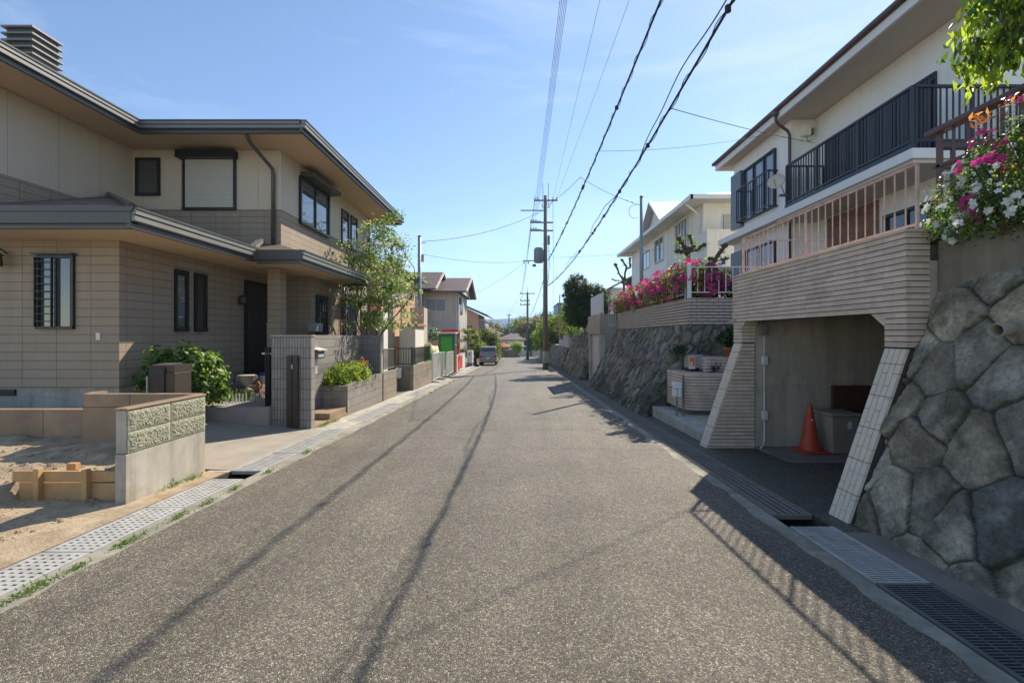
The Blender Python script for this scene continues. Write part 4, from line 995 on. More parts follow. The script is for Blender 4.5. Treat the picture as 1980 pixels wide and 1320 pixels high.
# beige two storey house with gable
H2 = thing('house', 'two-storey beige house with brown gable roof beyond the building plot', 'house', (-9, 44, gz(42)))
MB().box(-14, -5.5, 41.0, 48, -1.3, 2.9).build('wall', M['grey_wall'], H2); MB().box(-14, -5.5, 41.0, 48, 2.9, 5.45).build('upper_wall', M['beige_wall'], H2)
def gable_x(H, x0, x1, y0, y1, ze, zr, mat, gm, th=.14):
    """ridge along x"""
    ym = (y0+y1)/2; m = MB()
    m.slab([(x0, y0, ze), (x1, y0, ze), (x1, ym, zr), (x0, ym, zr)], th); m.slab([(x0, ym, zr), (x1, ym, zr), (x1, y1, ze), (x0, y1, ze)], th)
    r = m.build('roof', M[mat], H); g = MB()
    for x in (x0+.5, x1-.6):
        g.add([(x, y0+.7, ze-.1), (x, y1-.7, ze-.1), (x, ym, zr-.25), (x+.1, y0+.7, ze-.1), (x+.1, y1-.7, ze-.1), (x+.1, ym, zr-.25)], [(0,1,2),(3,5,4),(0,3,4,1),(1,4,5,2),(2,5,3,0)])
    g.build('gable', M[gm], H); b = MB()
    for s0, s1 in ((y0, ym), (y1, ym)): b.path([(x1+.02, s0, ze-.07), (x1+.02, s1, zr-.07)], .10, 4)
    b.build('bargeboard', M['soffit2'], H); return r
gable_x(H2, -9.0, -4.65, 40.2, 48.8, 5.5, 7.15, 'roof_brown', 'beige_wall')
gable_x(H2, -14.5, -7.1, 39.0, 47.0, 5.62, 7.5, 'roof_brown', 'beige_wall')
MB().box(-14, -8.55, 39.7, 41, 2.6, 5.5).build('bay_wall', M['beige_wall'], H2)
MB().fb(('S', 40.2), -7.0, -4.65, 0, .12, 5.36, 5.48).build('gutter', M['gut1'], H2)
w = window(H2, ('S', 41), -8.35, -6.6, 3.75, 4.85, frame='white_alu'); MB().box(-8.28, -7.52, 40.93, 40.95, 3.82, 4.78).box(-7.44, -6.68, 40.93, 40.95, 3.82, 4.78).build('shutter', M['xfmr'], w)
window(H2, ('E', -5.5), 42.5, 44, 3.6, 4.7); MB().box(-5.49, -5.2, 41.3, 41.8, 4.4, 5.0).build('wall_unit', M['gut1'], H2)
m = MB(); m.path([(-5.42, 40.9, 5.3), (-5.42, 40.9, -1.2)], .05, 6); m.path([(-5.62, 40.9, 5.3), (-5.62, 40.9, -1.2)], .035, 6); m.build('downspout', M['white_alu'], H2)
m = MB(); m.box(-9.2, -8.5, 40.2, 41, 3.3, 3.6); m.build('balcony', M['gut1'], H2)
# dark shrubs & low wall in front of it
rng = np.random.default_rng(51)
def bush(name, lab, cat, ells, nc, per, spread, size, mats, w, base, stems=4, group=None, part='foliage'):
    t = thing(name, lab, cat, base, group)
    P, N, K = cloud(rng, ells, nc, per, spread, .5); leafmesh(part, P, N, size, [M[a] for a in mats], t, rng, .5, pick(rng, K, w))
    m = MB(); b = Vector(base)
    for i in range(stems):
        c, r = ells[i % len(ells)]; m.path([b+Vector((.05*rng.normal(), .05*rng.normal(), 0)), (Vector(c)+b)/2+Vector((.05*rng.normal(), .05, 0)), Vector(c)], [.03*max(.5, r[0]), .022*max(.5, r[0]), .01], 5)
    m.build('trunk', M['bark'], t); return t
bush('garden_shrub', 'loose dark shrub in front of the beige house wall', 'shrub', [((-6.6, 33, 1.35), (1.3, .8, .8)), ((-5.8, 33, 1.1), (.7, .6, .6))], 110, 16, .16, .16, ['lf_dark', 'lf_mid', 'lf_dog2'], [5, 3, 1], (-6.4, 33, 0), 6)
t = thing('plot_wall', 'long low grey wall across the back of the building plot', 'wall', (-7, 31.5, -.6)); MB().box(-9.5, -4.7, 31.5, 31.7, -.9, .9).build('wall_body', M['conc_dark'], t); MB().box(-9.5, -4.7, 31.45, 31.75, .903, 1.25).build('coping', M['conc_pale'], t)
# gate pillar and brick wall, cloud pine, topiaries
t = thing('gate_pillar', 'cream gate pillar with a dark letter slot past the banner', 'pillar', (-4.05, 38, gz(38)))
MB().box(-4.35, -3.88, 37.8, 38.5, gz(38)+.28, .36).build('pillar_body', M['cream_wall'], t, bevel=.02); MB().box(-4.33, -3.90, 37.82, 38.5, gz(38)-.1, gz(38)+.277).build('plinth', M['conc_dark'], t); MB().box(-4.17, -4.08, 37.77, 37.797, .0, .14).build('letter_slot', M['frame'], t)
t = thing('brick_wall', 'low pinkish brick wall running on from the cream gate pillar', 'wall', (-3.95, 41, gz(41))); MB().box(-4.05, -3.9, 38.55, 44, -1.2, -.12).build('wall_body', M['conc_brown'], t)
tiers = [((-4.5, 40, 2.0), (.75, .6, .22)), ((-4.2, 40.2, 1.5), (.8, .6, .22)), ((-4.8, 39.8, 1.15), (.7, .6, .2)), ((-4.1, 40, .75), (.75, .6, .2)), ((-4.7, 40, .3), (.8, .6, .2)), ((-4.3, 40, -.1), (.7, .5, .2)), ((-3.7, 40.6, 1.1), (.4, .4, .18)), ((-3.6, 40.6, .5), (.45, .4, .18))]
bush('cloud_pine', 'garden pine pruned into layered yellowish green pads', 'tree', tiers, 330, 20, .07, .10, ['lf_olive', 'lf_yel', 'lf_dark'], [4, 2, 3], (-4.4, 40, gz(40)), 8, part='crown')
bush('round_topiary', 'bright green ball-clipped tree at the left kerb beside the parked car', 'tree', [((-3.62, 41.5, .45), (.72, .7, .75)), ((-3.8, 41.5, -.05), (.5, .5, .5))], 330, 22, .06, .09, ['lf_dog', 'lf_mid', 'lf_yel'], [4, 3, 2], (-3.6, 41.5, gz(41.5)), 2, part='crown')
bush('garden_tree', 'big golden-edged dark tree behind the parked car', 'tree', [((-3.3, 47.5, 1.0), (1.25, 1.2, 1.5)), ((-3.6, 47.5, .3), (1.1, 1.1, 1.2)), ((-2.6, 47, .2), (.8, .8, 1.5))], 520, 22, .13, .15, ['lf_dark', 'lf_olive', 'lf_yel', 'lf_org'], [5, 3, 2, .6], (-3.2, 47.5, gz(47.5)), 5, part='crown')
bush('street_shrub', 'narrow yellow-green shrub right of the golden-edged tree', 'shrub', [((-2.35, 50, .2), (.35, .4, 1.5))], 130, 20, .09, .11, ['lf_yel', 'lf_olive'], [3, 2], (-2.4, 50, gz(50)), 2)
# third house: gable end with peach side
H3 = thing('house', 'peach house with a sloping brown roof behind the clipped garden trees', 'house', (-8, 63, gz(62)))
MB().box(-12, -5.2, 58, 68, -2, 4.3).build('wall', M['peach_wall'], H3); MB().box(-5.197, -4.5, 59.5, 67, -2, 3.5).build('annex_wall', M['grey_wall'], H3)
m = MB(); m.slab([(-4.0, 57.2, 4.15), (-4.0, 68.6, 4.15), (-8.2, 68.6, 6.0), (-8.2, 57.2, 6.0)], .16); m.slab([(-8.2, 57.2, 6.0), (-8.2, 68.6, 6.0), (-12.6, 68.6, 4.15), (-12.6, 57.2, 4.15)], .16); m.build('roof', M['roof_brown'], H3)
MB().add([(-12, 58, 4.3), (-5.2, 58, 4.3), (-8.2, 58, 5.8), (-12, 58.2, 4.3), (-5.2, 58.2, 4.3), (-8.2, 58.2, 5.8)], [(0,1,2),(3,5,4),(0,3,4,1),(1,4,5,2),(2,5,3,0)]).build('gable', M['peach_wall'], H3)
window(H3, ('S', 58), -7.2, -6.0, 1.6, 2.8); MB().box(-5.19, -4.4, 59.3, 59.49, 3.5, 3.7).build('eave_trim', M['white_trim'], H3)
# parked car on the left
def car(name, lab, x, y, z, paint, w=1.48, l=3.4, h=1.62, face=1):
    t = thing(name, lab, 'car', (x, y, z)); hw = w/2
    def sect(prof, hwf, mats, nm, mat):
        m = MB(); k = len(prof)
        for s in (-1, 1):
            for (yy, zz) in prof: m.v.append((x+s*hw*hwf(zz), y+face*yy, z+zz))
        m.f = [tuple(range(k)), tuple(range(2*k-1, k-1, -1))]+[(i, k+i, k+(i+1) % k, (i+1) % k) for i in range(k)]; m.m = [0]*len(m.f)
        return m.build(nm, M[mat], t, bevel=.03)
    sect([(0.02, .25), (0, .55), (.03, .88), (.12, 1.0), (.5, h-.08), (.7, h), (2.3, h), (2.55, h-.08), (2.95, 1.0), (l-.1, .85), (l, .6), (l-.02, .25)], lambda q: 1-.14*max(0, (q-.95)/(h-.95)), None, 'body', paint)
    gw = MB(); gw.hexa([(x-hw*.86, y+face*.13, z+1.0), (x+hw*.86, y+face*.13, z+1.0), (x+hw*.86, y+face*.20, z+1.0), (x-hw*.86, y+face*.20, z+1.0), (x-hw*.78, y+face*.44, z+h-.14), (x+hw*.78, y+face*.44, z+h-.14), (x+hw*.78, y+face*.52, z+h-.14), (x-hw*.78, y+face*.52, z+h-.14)])
    gw.build('windscreen', M['glass'], t)
    for s in (-1, 1):
        g = MB(); a = x+s*hw*.985; b = x+s*hw*.90
        for (ya, yb) in ((.5, 1.35), (1.42, 2.35)):
            g.hexa([(a-s*.02, y+face*ya, z+1.0), (a+s*.006, y+face*ya, z+1.0), (a+s*.006, y+face*yb, z+1.0), (a-s*.02, y+face*yb, z+1.0), (b-s*.02, y+face*(ya+.08), z+h-.16), (b+s*.008, y+face*(ya+.08), z+h-.16), (b+s*.008, y+face*(yb-.02), z+h-.16), (b-s*.02, y+face*(yb-.02), z+h-.16)])
        g.build('side_window', M['glass'], t)
        MB().box(x+s*hw*.95, x+s*hw*.66, y-face*.02, y+face*.05, z+.68, z+.86).build('light', M['lampred' if face > 0 else 'white_pl'], t, bevel=.01)
        for yy in (.6, l-.65):
            m = MB(); cx = x+s*(hw-.08); n = 20
            for q, (dx, r) in enumerate(((-.08, .26), (-.085*1.0, .285), (.085, .285), (.08, .26))):
                for j in range(n): a_ = 2*math.pi*j/n; m.v.append((cx+s*dx, y+face*yy+r*math.cos(a_), z+.285+r*math.sin(a_)))
            for q in range(3):
                for j in range(n): m.f.append((q*n+j, q*n+(j+1) % n, (q+1)*n+(j+1) % n, (q+1)*n+j)); m.m.append(0)
            m.f += [tuple(range(n)), tuple(range(3*n, 4*n))]; m.m += [0, 0]
            wl = m.build('wheel', M['tyre'], t)
            MB().tube((cx+s*.082, y+face*yy, z+.285), (cx+s*.092, y+face*yy, z+.285), .17, .16, 14).build('rim', M['galv'], wl)
    MB().box(x-hw*.95, x+hw*.95, y-face*.04, y+face*.04, z+.28, z+.52).build('bumper', M[paint], t, bevel=.03)
    MB().box(x-.17, x+.17, y-face*.05, y-face*.042, z+.55, z+.70).build('number_plate', M['white_pl'], t)
    return t
car('parked_car', 'small dull grey-green car parked at the left kerb by the clipped trees', -2.72, 39.4, gz(39.4)+.015, 'car_grey')
car('parked_van', 'silver-blue van facing the camera at the far end of the road', .68, 76, gzz(76)+.02, 'car_silver', 1.66, 4.2, 1.85, 1)
# far centre houses
def far_house(name, lab, x0, x1, y0, y1, zb, ze, pitch, wall, roof, wins=2):
    H = thing(name, lab, 'house', ((x0+x1)/2, (y0+y1)/2, zb))
    MB().box(x0, x1, y0, y1, zb, ze).build('wall', M[wall], H)
    m = MB(); hip_roof(m, x0-.7, x1+.7, y0-.7, y1+.7, ze+.02, pitch); m.build('roof', M[roof], H)
    for i in range(wins):
        a = x0+(x1-x0)*(i+.3)/wins; window(H, ('S', y0), a, a+(x1-x0)*.4/wins, ze-1.5, ze-.4, frame='white_alu')
    MB().fb(('S', y0-.7), x0-.7, x1+.7, 0, .12, ze-.1, ze+.05).build('gutter', M['gut1'], H)
    return H
far_house('house', 'white-walled house with brown tiled hip roof at the end of the road', -3.9, .8, 84, 92, -3, .75, .42, 'white_wall', 'roof_brown', 2)
far_house('house', 'small tile-roofed porch building below the far white-walled house', -3.6, -1.9, 76, 79, -2.2, -.35, .45, 'beige_wall', 'terra', 1)
far_house('house', 'brown-roofed house left of the far white-walled house', -8.5, -4.2, 92, 100, -3, 1.9, .42, 'beige_wall', 'roof_brown', 2)
far_house('house', 'low house with grey-brown roof farthest away beyond the road end', -3, 5, 120, 130, -6, 1.0, .4, 'cream_wall', 'roof_brown', 3)
far_house('house', 'farthest house with a tall brown roof beside the hills', -15, -6.5, 125, 135, -6, 2.5, .45, 'beige_wall', 'roof_brown', 2)
t = thing('end_wall', 'grey garden wall across the end of the road', 'wall', (-1, 74.5, gzz(74))); MB().box(-3.4, -.2, 74.6, 74.8, -2.3, -1.0).build('wall_body', M['conc_dark'], t); MB().box(-1.9, -.2, 74.5, 74.597, -2.3, -.75).build('gate', M['gut1b'], t)
bush('small_tree', 'small bright green tree growing at the end of the road', 'tree', [((-.6, 73.5, -.2), (1.0, .7, .8)), ((.05, 73.5, -.4), (.5, .5, .8))], 150, 20, .12, .16, ['lf_yel', 'lf_dog'], [2, 2], (-.4, 73.5, gzz(73)), 4, part='crown')
bush('clipped_hedge', 'dark clipped hedge behind the silver van', 'hedge', [((2.0, 88, .3), (2.6, 1.2, 1.6))], 200, 20, .2, .24, ['lf_dark', 'lf_mid'], [3, 2], (2, 88, -2.6), 3)
defs = [(-2.5, 150, 1.5, 5.5, 3.4, 0), (3.0, 118, 2.6, 4.5, 3.2, 1), (7.5, 112, 3.4, 4.5, 4.2, 2), (12, 130, 4.0, 6, 5, 0), (1.0, 165, 4.6, 5, 3.5, 2), (-9.5, 160, 3, 5, 3, 1), (5.2, 96, 1.6, 3.0, 3.0, 1), (8.0, 150, 5.5, 5, 3.4, 0), (-16, 170, 4, 6, 4, 2)]
labs = ['round green tree furthest left of the far wood edge', 'orange-tinged tree just right of the far road end', 'broad green tree behind the second utility pole', 'tall distant tree right of the second utility pole', 'distant pale green tree against the blue hills', 'far tree showing above the brown-roofed houses', 'golden tree above the dark hedge and the van', 'distant high crown touching the hills on the right', 'far crown behind the peach house']
for (x, y, zc, r, h, k), lab in zip(defs, labs):
    zc += 2.2 if y > 115 else .6
    mats = [['lf_mid', 'lf_olive', 'lf_dark'], ['lf_olive', 'lf_org', 'lf_mid'], ['lf_dog', 'lf_mid', 'lf_yel']][k]
    bush('broadleaf_tree', lab, 'tree', [((x, y, zc-1), (r*.8, r*.7, h*.75)), ((x-r*.4, y, zc-2), (r*.6, r*.6, h*.6)), ((x+r*.4, y, zc-2), (r*.6, r*.6, h*.6))], 170, 18, .45, .55, mats, [4, 2, 2], (x, y, gzz(y)-.5), 5, 'trees beyond the road end', part='crown')
P = []; N = []
P, N, K = cloud(rng, [((x, 230+40*rng.random(), -4), (16, 10, 7)) for x in range(-120, 160, 22)], 900, 14, 1.5, .6)
tag(leafmesh('wood', P, N, 1.5, [M['lf_mid'], M['lf_dark'], M['lf_olive']], None, rng, .6, pick(rng, K, [3, 3, 2])), 'far wood reading as one green mass below the hills', 'wood', kind='stuff')
# ================================================================ RIGHT SIDE
# upper terrain behind the retaining walls
m = MB(); m.box(3.85, 40, -6, 4.18, -.5, 2.44); m.box(6.4, 40, 7.64, 11.2, -.5, 2.40); m.box(9.2, 40, 4.2, 7.62, -.5, 2.45); m.box(4.15, 40, 11.2, 18.8, -.5, 2.38); m.box(4.9, 40, 18.81, 30, -.5, 2.3); m.box(4.3, 40, 30.01, 62, -2, 1.6)
tag(m.build('terrace_ground', M['ground']), kind='structure')
# stone retaining wall beside the camera
t = thing('stone_wall', 'big-stone battered retaining wall at the right edge, nearest the camera', 'wall', (3.4, 2, gz(2)))
H_ = 2.22
def f_near(u, v):
    y = 4.19-u; zb = gz(y)-.03; z = zb+v*(2.12-zb)/H_*1.0
    return Vector((3.06+.355*v*(2.12+.1)/H_, y, z)), Vector((-.942, 0, .335))
stone_wall('stone_face', f_near, 4.9, H_, .40, .0125, t, 3, .024, .36, .70, joint=.018, hexp=.5, rough=.016)
m = MB(); m.box(3.80, 4.05, -.8, 4.19, 1.95, 2.47); m.build('concrete_coping', M['cope_old'], t, bevel=.01)
m = MB(); n = 20
for r0, r1 in ((.052, .04),):
    a = Vector((3.66, 3.42, 1.675)); d = Vector((-1, -.35, -.10)).normalized(); L = .21; o = d.orthogonal().normalized(); b = d.cross(o)
    for (s, r) in ((0, .05), (L, .05), (L, .042), (0, .042)):
        for j in range(n): q = a+d*s+(o*math.cos(6.2832*j/n)+b*math.sin(6.2832*j/n))*r; m.v.append(tuple(q))
    for k in range(3):
        for j in range(n): m.f.append((k*n+j, k*n+(j+1) % n, (k+1)*n+(j+1) % n, (k+1)*n+j)); m.m.append(0)
m.build('weep_pipe', M['bin'], t, smooth=True)
# ---- garage with tiled beam and sloping fins
G = thing('garage', 'open concrete garage under a buff brick beam with two sloping tiled fins', 'garage', (5, 5.9, gz(6)))
def courses(m, x0, x1, y0, y1, z0, z1, h=.058, j=.009, ins=.010):
    n = round((z1-z0)/h); h = (z1-z0)/n
    for i in range(n): a = z0+i*h; m.box(x0, x1, y0, y1, a+j, a+h)
    m.box(x0+ins, x1-ins, y0+ins, y1-ins, z0+.002, z1-.002, 1)
TM = [M['tile2'], M['joint']]
m = MB(); courses(m, 3.52, 3.74, 4.20, 7.62, 1.83, 2.56); m.build('beam', TM, G)
m = MB(); courses(m, 3.53, 3.735, 4.205, 4.46, 1.50, 1.83); m.build('pilaster', TM, G)
m = MB(); courses(m, 3.53, 3.75, 7.33, 7.61, 1.50, 1.83); m.build('pilaster', TM, G)
MB().hexa([(3.535, 4.46, 1.70), (3.73, 4.46, 1.70), (3.73, 4.64, 1.828), (3.535, 4.64, 1.828), (3.535, 4.46, 1.829), (3.73, 4.46, 1.829), (3.73, 4.641, 1.829), (3.535, 4.641, 1.829)]).build('haunch', M['tile2'], G)
MB().hexa([(3.535, 7.33, 1.76), (3.73, 7.33, 1.76), (3.73, 7.22, 1.828), (3.535, 7.22, 1.828), (3.535, 7.33, 1.829), (3.73, 7.33, 1.829), (3.73, 7.22, 1.829), (3.535, 7.22, 1.829)]).build('haunch', M['tile2'], G)
MB().box(3.505, 3.76, 4.19, 7.63, 2.563, 2.59).build('coping', M['tile2'], G)
def fin(y0, y1, xb, xt):
    m = MB(); zb = gz(y0)-.02; zt = 1.495; n = 4; w = (y1-y0)/n
    for k in range(n):
        a = y0+k*w+.004; b = y0+(k+1)*w-.004
        L = 7; 
        for i in range(L):
            s0 = i/L+ (0 if True else 0); s1 = (i+1)/L; off = .5/L*(k % 2)
            s0 = max(0, s0-off)+.0015; s1 = min(1, s1-off if i < L-1 else 1)-.0015
            if i == L-1: s0 = max(s0, 0)
            x0 = xb+(xt-xb)*s0; x1 = xb+(xt-xb)*s1; z0 = zb+(zt-zb)*s0; z1 = zb+(zt-zb)*s1
            m.hexa([(x0, a, z0), (x0+.03, a, z0), (x0+.03, b, z0), (x0, b, z0), (x1, a, z1), (x1+.03, a, z1), (x1+.03, b, z1), (x1, b, z1)])
    m.build('fin_face', M['fin_tile'], G)
    m = MB(); m.hexa([(xb+.012, y0+.006, zb), (3.75, y0+.006, zb), (3.75, y1-.006, zb), (xb+.012, y1-.006, zb), (xt+.012, y0+.006, zt), (3.75, y0+.006, zt), (3.75, y1-.006, zt), (xt+.012, y1-.006, zt)])
    m.build('fin_core', M['joint'], G)
    m = MB(); n = int((zt-zb)/.058); e = .002 if y0 > 5 else -.012
    for i in range(n):
        z0 = zb+(zt-zb)*i/n; z1 = zb+(zt-zb)*(i+1)/n-.009; x0 = xb+.02+(xt-xb)*(z0-zb)/(zt-zb); x1 = xb+.02+(xt-xb)*(z1-zb)/(zt-zb)
        m.hexa([(x0, y0-e, z0), (3.74, y0-e, z0), (3.74, y1+.002, z0), (x0, y1+.002, z0), (x1, y0-e, z1), (3.74, y0-e, z1), (3.74, y1+.002, z1), (x1, y1+.002, z1)])
    m.build('fin_side', M['tile2'], G)
fin(4.20, 4.46, 2.98, 3.53); fin(7.34, 7.60, 2.96, 3.53)
m = MB(); m.box(3.742, 9.2, 7.36, 7.60, -.5, 2.3); m.box(3.742, 9.2, 4.20, 4.44, -.5, 2.3); m.box(9.0, 9.2, 4.441, 7.359, -.5, 2.3); m.box(3.742, 8.99, 4.445, 7.355, 2.02, 2.5)
m.build('inner_wall', M['garage'], G)
MB().box(3.76, 9.2, 4.2, 7.62, 2.502, 2.545).build('roof_deck', M['conc'], G)
MB().box(3.742, 3.86, 4.445, 7.355, 1.86, 2.018).build('inner_beam', M['garage'], G)
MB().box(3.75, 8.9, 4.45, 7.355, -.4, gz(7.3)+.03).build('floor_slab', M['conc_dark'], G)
# pinkish terrace railing
r = rail(G, (3.64, 4.22, 2.59), (3.64, 7.52, 2.59), .60, .05, 26, M['rust_rail'], .013, .005, posts=13)
r2 = rail(G, (3.66, 7.52, 2.59), (5.0, 7.52, 2.59), .58, .05, 10, M['rust_rail'], .011, .005, ends=True)
# conduit with boxes
m = MB(); m.path([(3.88, 7.31, 1.78), (3.88, 7.31, gz(7.3)+.12), (3.84, 7.29, gz(7.3)+.05), (3.76, 7.2, gz(7.3)+.03)], .013, 8); c = m.build('conduit', M['lintel'], G, smooth=True)
for z in (1.15, .28): MB().box(3.84, 3.92, 7.27, 7.335, z, z+.14).build('junction_box', M['lintel'], c, bevel=.008)
MB().box(3.80, 3.90, 7.26, 7.34, 1.62, 1.86).build('wall_bracket', M['conc_dark'], c, bevel=.008)
MB().path([(3.40, 7.5, 1.83), (3.54, 7.5, 1.86)], .02, 6).build('overflow_pipe', M['conc_pale'], c)
# cone, bin, board
zf = gz(7.1)+.03
t = thing('traffic_cone', 'orange traffic cone standing in the garage', 'traffic cone', (4.42, 7.02, zf))
MB().box(4.22, 4.62, 6.82, 7.22, zf, zf+.028).build('base', M['cone'], t, bevel=.012)
MB().lathe([(.155, .028), (.145, .05), (.135, .06), (.032, .68), (.027, .71), (.012, .715)], (4.42, 7.02, zf), 24).build('cone_body', M['cone'], t, smooth=True)
MB().box(4.395, 4.43, 6.955, 6.965, zf+.47, zf+.50).build('sticker', M['lintel'], t)
t = thing('plastic_bin', 'beige lidded plastic bin beside the orange cone', 'bin', (4.85, 7.0, zf))
m = MB(); m.hexa([(4.66, 6.86, zf), (5.0, 6.86, zf), (5.0, 7.2, zf), (4.66, 7.2, zf), (4.62, 6.82, zf+.56), (5.03, 6.82, zf+.56), (5.03, 7.24, zf+.56), (4.62, 7.24, zf+.56)]); m.build('bin_body', M['bin'], t, bevel=.012)
MB().box(4.59, 5.06, 6.79, 7.26, zf+.562, zf+.61).build('lid', M['bin'], t, bevel=.018); MB().box(4.86, 4.92, 6.825, 6.83, zf+.38, zf+.50).build('label', M['lintel'], t)
t = thing('wooden_board', 'dark reddish board leaning on the garage back wall', 'board', (5.5, 7.25, zf+.3))
MB().box(4.95, 6.0, 7.27, 7.33, zf+.52, zf+.97).build('board_panel', M['darkwood'], t, bevel=.004)
t = thing('wooden_chest', 'low dark wooden chest under the reddish board', 'chest', (5.5, 7.15, zf)); MB().box(5.12, 6.0, 7.03, 7.26, zf, zf+.45).build('chest_body', M['darkwood'], t, bevel=.01); MB().box(5.1, 6.02, 7.0, 7.265, zf+.452, zf+.50).build('chest_lid', M['wood'], t, bevel=.006)

# ---- steps, brick planters by the far fin
tag(MB().box(3.08, 4.6, 7.75, 10.75, -.45, gz(9)+.20).build('entrance_slab', M['conc_pale'], bevel=.012), 'low concrete entrance slab beyond the garage fin', 'step')
def rounded(m, x0, x1, y0, y1, z0, z1, r, h=.062, j=.010, mi=0):
    """footprint with a rounded near-left corner"""
    pts = [(x1, y0)]; k = 8
    pts = [(x1, y1), (x0, y1)]+[(x0+r-r*math.cos(a*math.pi/2/k), y0+r-r*math.sin(a*math.pi/2/k)) for a in range(k+1)]+[(x1, y0)]
    n = max(1, round((z1-z0)/h)); hh = (z1-z0)/n
    for i in range(n): m.slab([(px_, py_, z0+(i+1)*hh) for px_, py_ in reversed(pts)], hh-j, mi)
    cx = sum(p[0] for p in pts)/len(pts); cy = sum(p[1] for p in pts)/len(pts)
    m.slab([(cx+(a-cx)*.985, cy+(b-cy)*.985, z1-.004) for a, b in reversed(pts)], z1-z0-.006, 1)
t = thing('brick_planter', 'rounded lower buff-brick planter carrying the letter box', 'planter', (3.9, 10, gz(10)))
m = MB(); rounded(m, 3.42, 4.6, 9.45, 10.7, gz(9.5)+.3, .82, .28); m.build('planter_wall', [M['tile2'], M['joint']], t)
MB().box(3.5, 4.55, 9.6, 10.65, gz(9)+.1, gz(9.5)+.32).build('plinth', M['conc_dark'], t)
t = thing('brick_planter', 'upper buff-brick planter behind the sloping garage fin', 'planter', (4.7, 10.3, .8))
m = MB(); rounded(m, 3.98, 5.6, 9.9, 10.72, .825, 1.14, .05); m.build('planter_wall', [M['tile2'], M['joint']], t)
t = thing('stair', 'concrete steps climbing between the garage and the brick planters', 'stairs', (5, 8.6, 0))
for k in range(8): MB().box(4.61+.28*k, 6.38, 7.66, 9.4, -.4+.003*k, gz(9)+.2+.28*(k+1)).build('tread', M['conc'], t)
t = thing('letter_box', 'grey letter box with a red and white notice on the lower brick planter', 'letter box', (3.85, 10.2, .82))
MB().box(3.72, 4.03, 10.1, 10.45, .90, 1.19).build('box_body', M['grey_pl'], t, bevel=.012); MB().box(3.78, 3.97, 10.2, 10.35, .825, .898).build('foot', M['frame'], t)
nb = MB().box(3.69, 3.83, 10.06, 10.07, .885, 1.165).build('notice', M['lintel'], t); MB().box(3.705, 3.815, 10.052, 10.058, .95, 1.145).build('notice_print', M['orange'], nb); MB().box(3.72, 3.77, 10.046, 10.051, .96, 1.04).build('notice_print', M['tarp'], nb)
t = thing('gas_meter', 'white gas meter on a thin pipe beside the brick planter', 'gas meter', (3.22, 9.45, gz(9.4)))
MB().box(3.13, 3.31, 9.38, 9.52, .52, .66).build('meter_top', M['white_pl'], t, bevel=.02); MB().box(3.14, 3.22, 9.37, 9.53, .36, .518).build('meter_bell', M['white_pl'], t, bevel=.025); MB().box(3.225, 3.305, 9.37, 9.53, .36, .518).build('meter_bell', M['white_pl'], t, bevel=.025)
m = MB(); m.path([(3.22, 9.45, .36), (3.22, 9.45, gz(9.4))], .018, 6); m.path([(3.36, 9.46, .8), (3.36, 9.46, gz(9.4)+.1)], .022, 6); m.path([(3.14, 9.45, .56), (3.06, 9.45, .56)], .014, 6); m.build('pipe', M['conc_dark'], t)
rng = np.random.default_rng(61)
bush('potted_plant', 'dark spiky plant in a terracotta pot on the upper brick planter', 'potted plant', [((4.62, 10.2, 1.55), (.22, .22, .18))], 45, 14, .05, .09, ['lf_dark', 'lf_mid'], [3, 1], (4.62, 10.2, 1.3), 3)
o = MB().lathe([(.09, 0), (.12, .17), (.135, .17), (.135, .21), (.11, .21)], (4.62, 10.2, 1.142), 16).build('flower_pot', M['terra'], smooth=True); tag(o, 'terracotta pot of the spiky plant on the upper brick planter', 'flower pot')
bush('planter_shrub', 'low dark shrub growing behind the letter box', 'shrub', [((3.62, 10.45, 1.28), (.18, .2, .12)), ((4.2, 10.0, .9), (.28, .2, .09))], 60, 16, .04, .06, ['lf_dark'], [1], (3.8, 10.4, .83), 3)

# ---- middle stone wall with brick band
t = thing('stone_wall', 'long mossy battered stone wall below the azalea hedge', 'wall', (3.4, 15, gz(15)))
def f_mid(u, v):
    y = 18.85-u; zb = gz(y)-.03; s = v/2.2; z = zb+s*(1.86-zb)
    return Vector((2.84+1.2*s, y, z)), Vector((-.87, 0, .49))
stone_wall('stone_face', f_mid, 7.9, 2.2, .34, .03, t, 8, .05, .20, .3, joint=.045, hexp=.7)
def f_mid2(u, v):
    s = v/2.2; zb = gz(10.9)-.03
    return Vector((2.88+1.14*s+u*(6.5-2.9-1.2*s)/3.6, 10.72+.2*s, zb+s*(1.86-zb))), Vector((0, -.99, .1))
stone_wall('stone_return', f_mid2, 3.6, 2.2, .36, .04, t, 9, .04, .19, .4, joint=.045, hexp=.7)
m = MB(); courses(m, 3.98, 4.14, 11.02, 18.83, 1.86, 2.46, .075, .013); courses(m, 3.98, 8, 10.88, 11.015, 1.86, 2.46, .075, .013); m.build('brick_band', [M['tile2j'], M['joint']], t)
MB().box(3.96, 4.16, 10.86, 18.85, 2.462, 2.50).box(4.161, 8, 10.86, 11.03, 2.462, 2.50).build('coping', M['tile2j'], t)
# white railing on the band
F = thing('railing', 'white metal railing around the azalea hedge corner', 'railing', (4.06, 11, 2.5))
rail(F, (4.06, 10.95, 2.5), (6.9, 10.95, 2.5), .74, .14, 17, M['white_alu'], .018, .009)
rail(F, (4.06, 11.3, 2.5), (4.06, 18.6, 2.5), .70, .12, 40, M['lintel'], .012, .005, ends=True, posts=10)
MB().box(3.98, 4.06, 10.9, 10.98, 2.5, 3.32).build('post', M['white_alu'], F, bevel=.006)
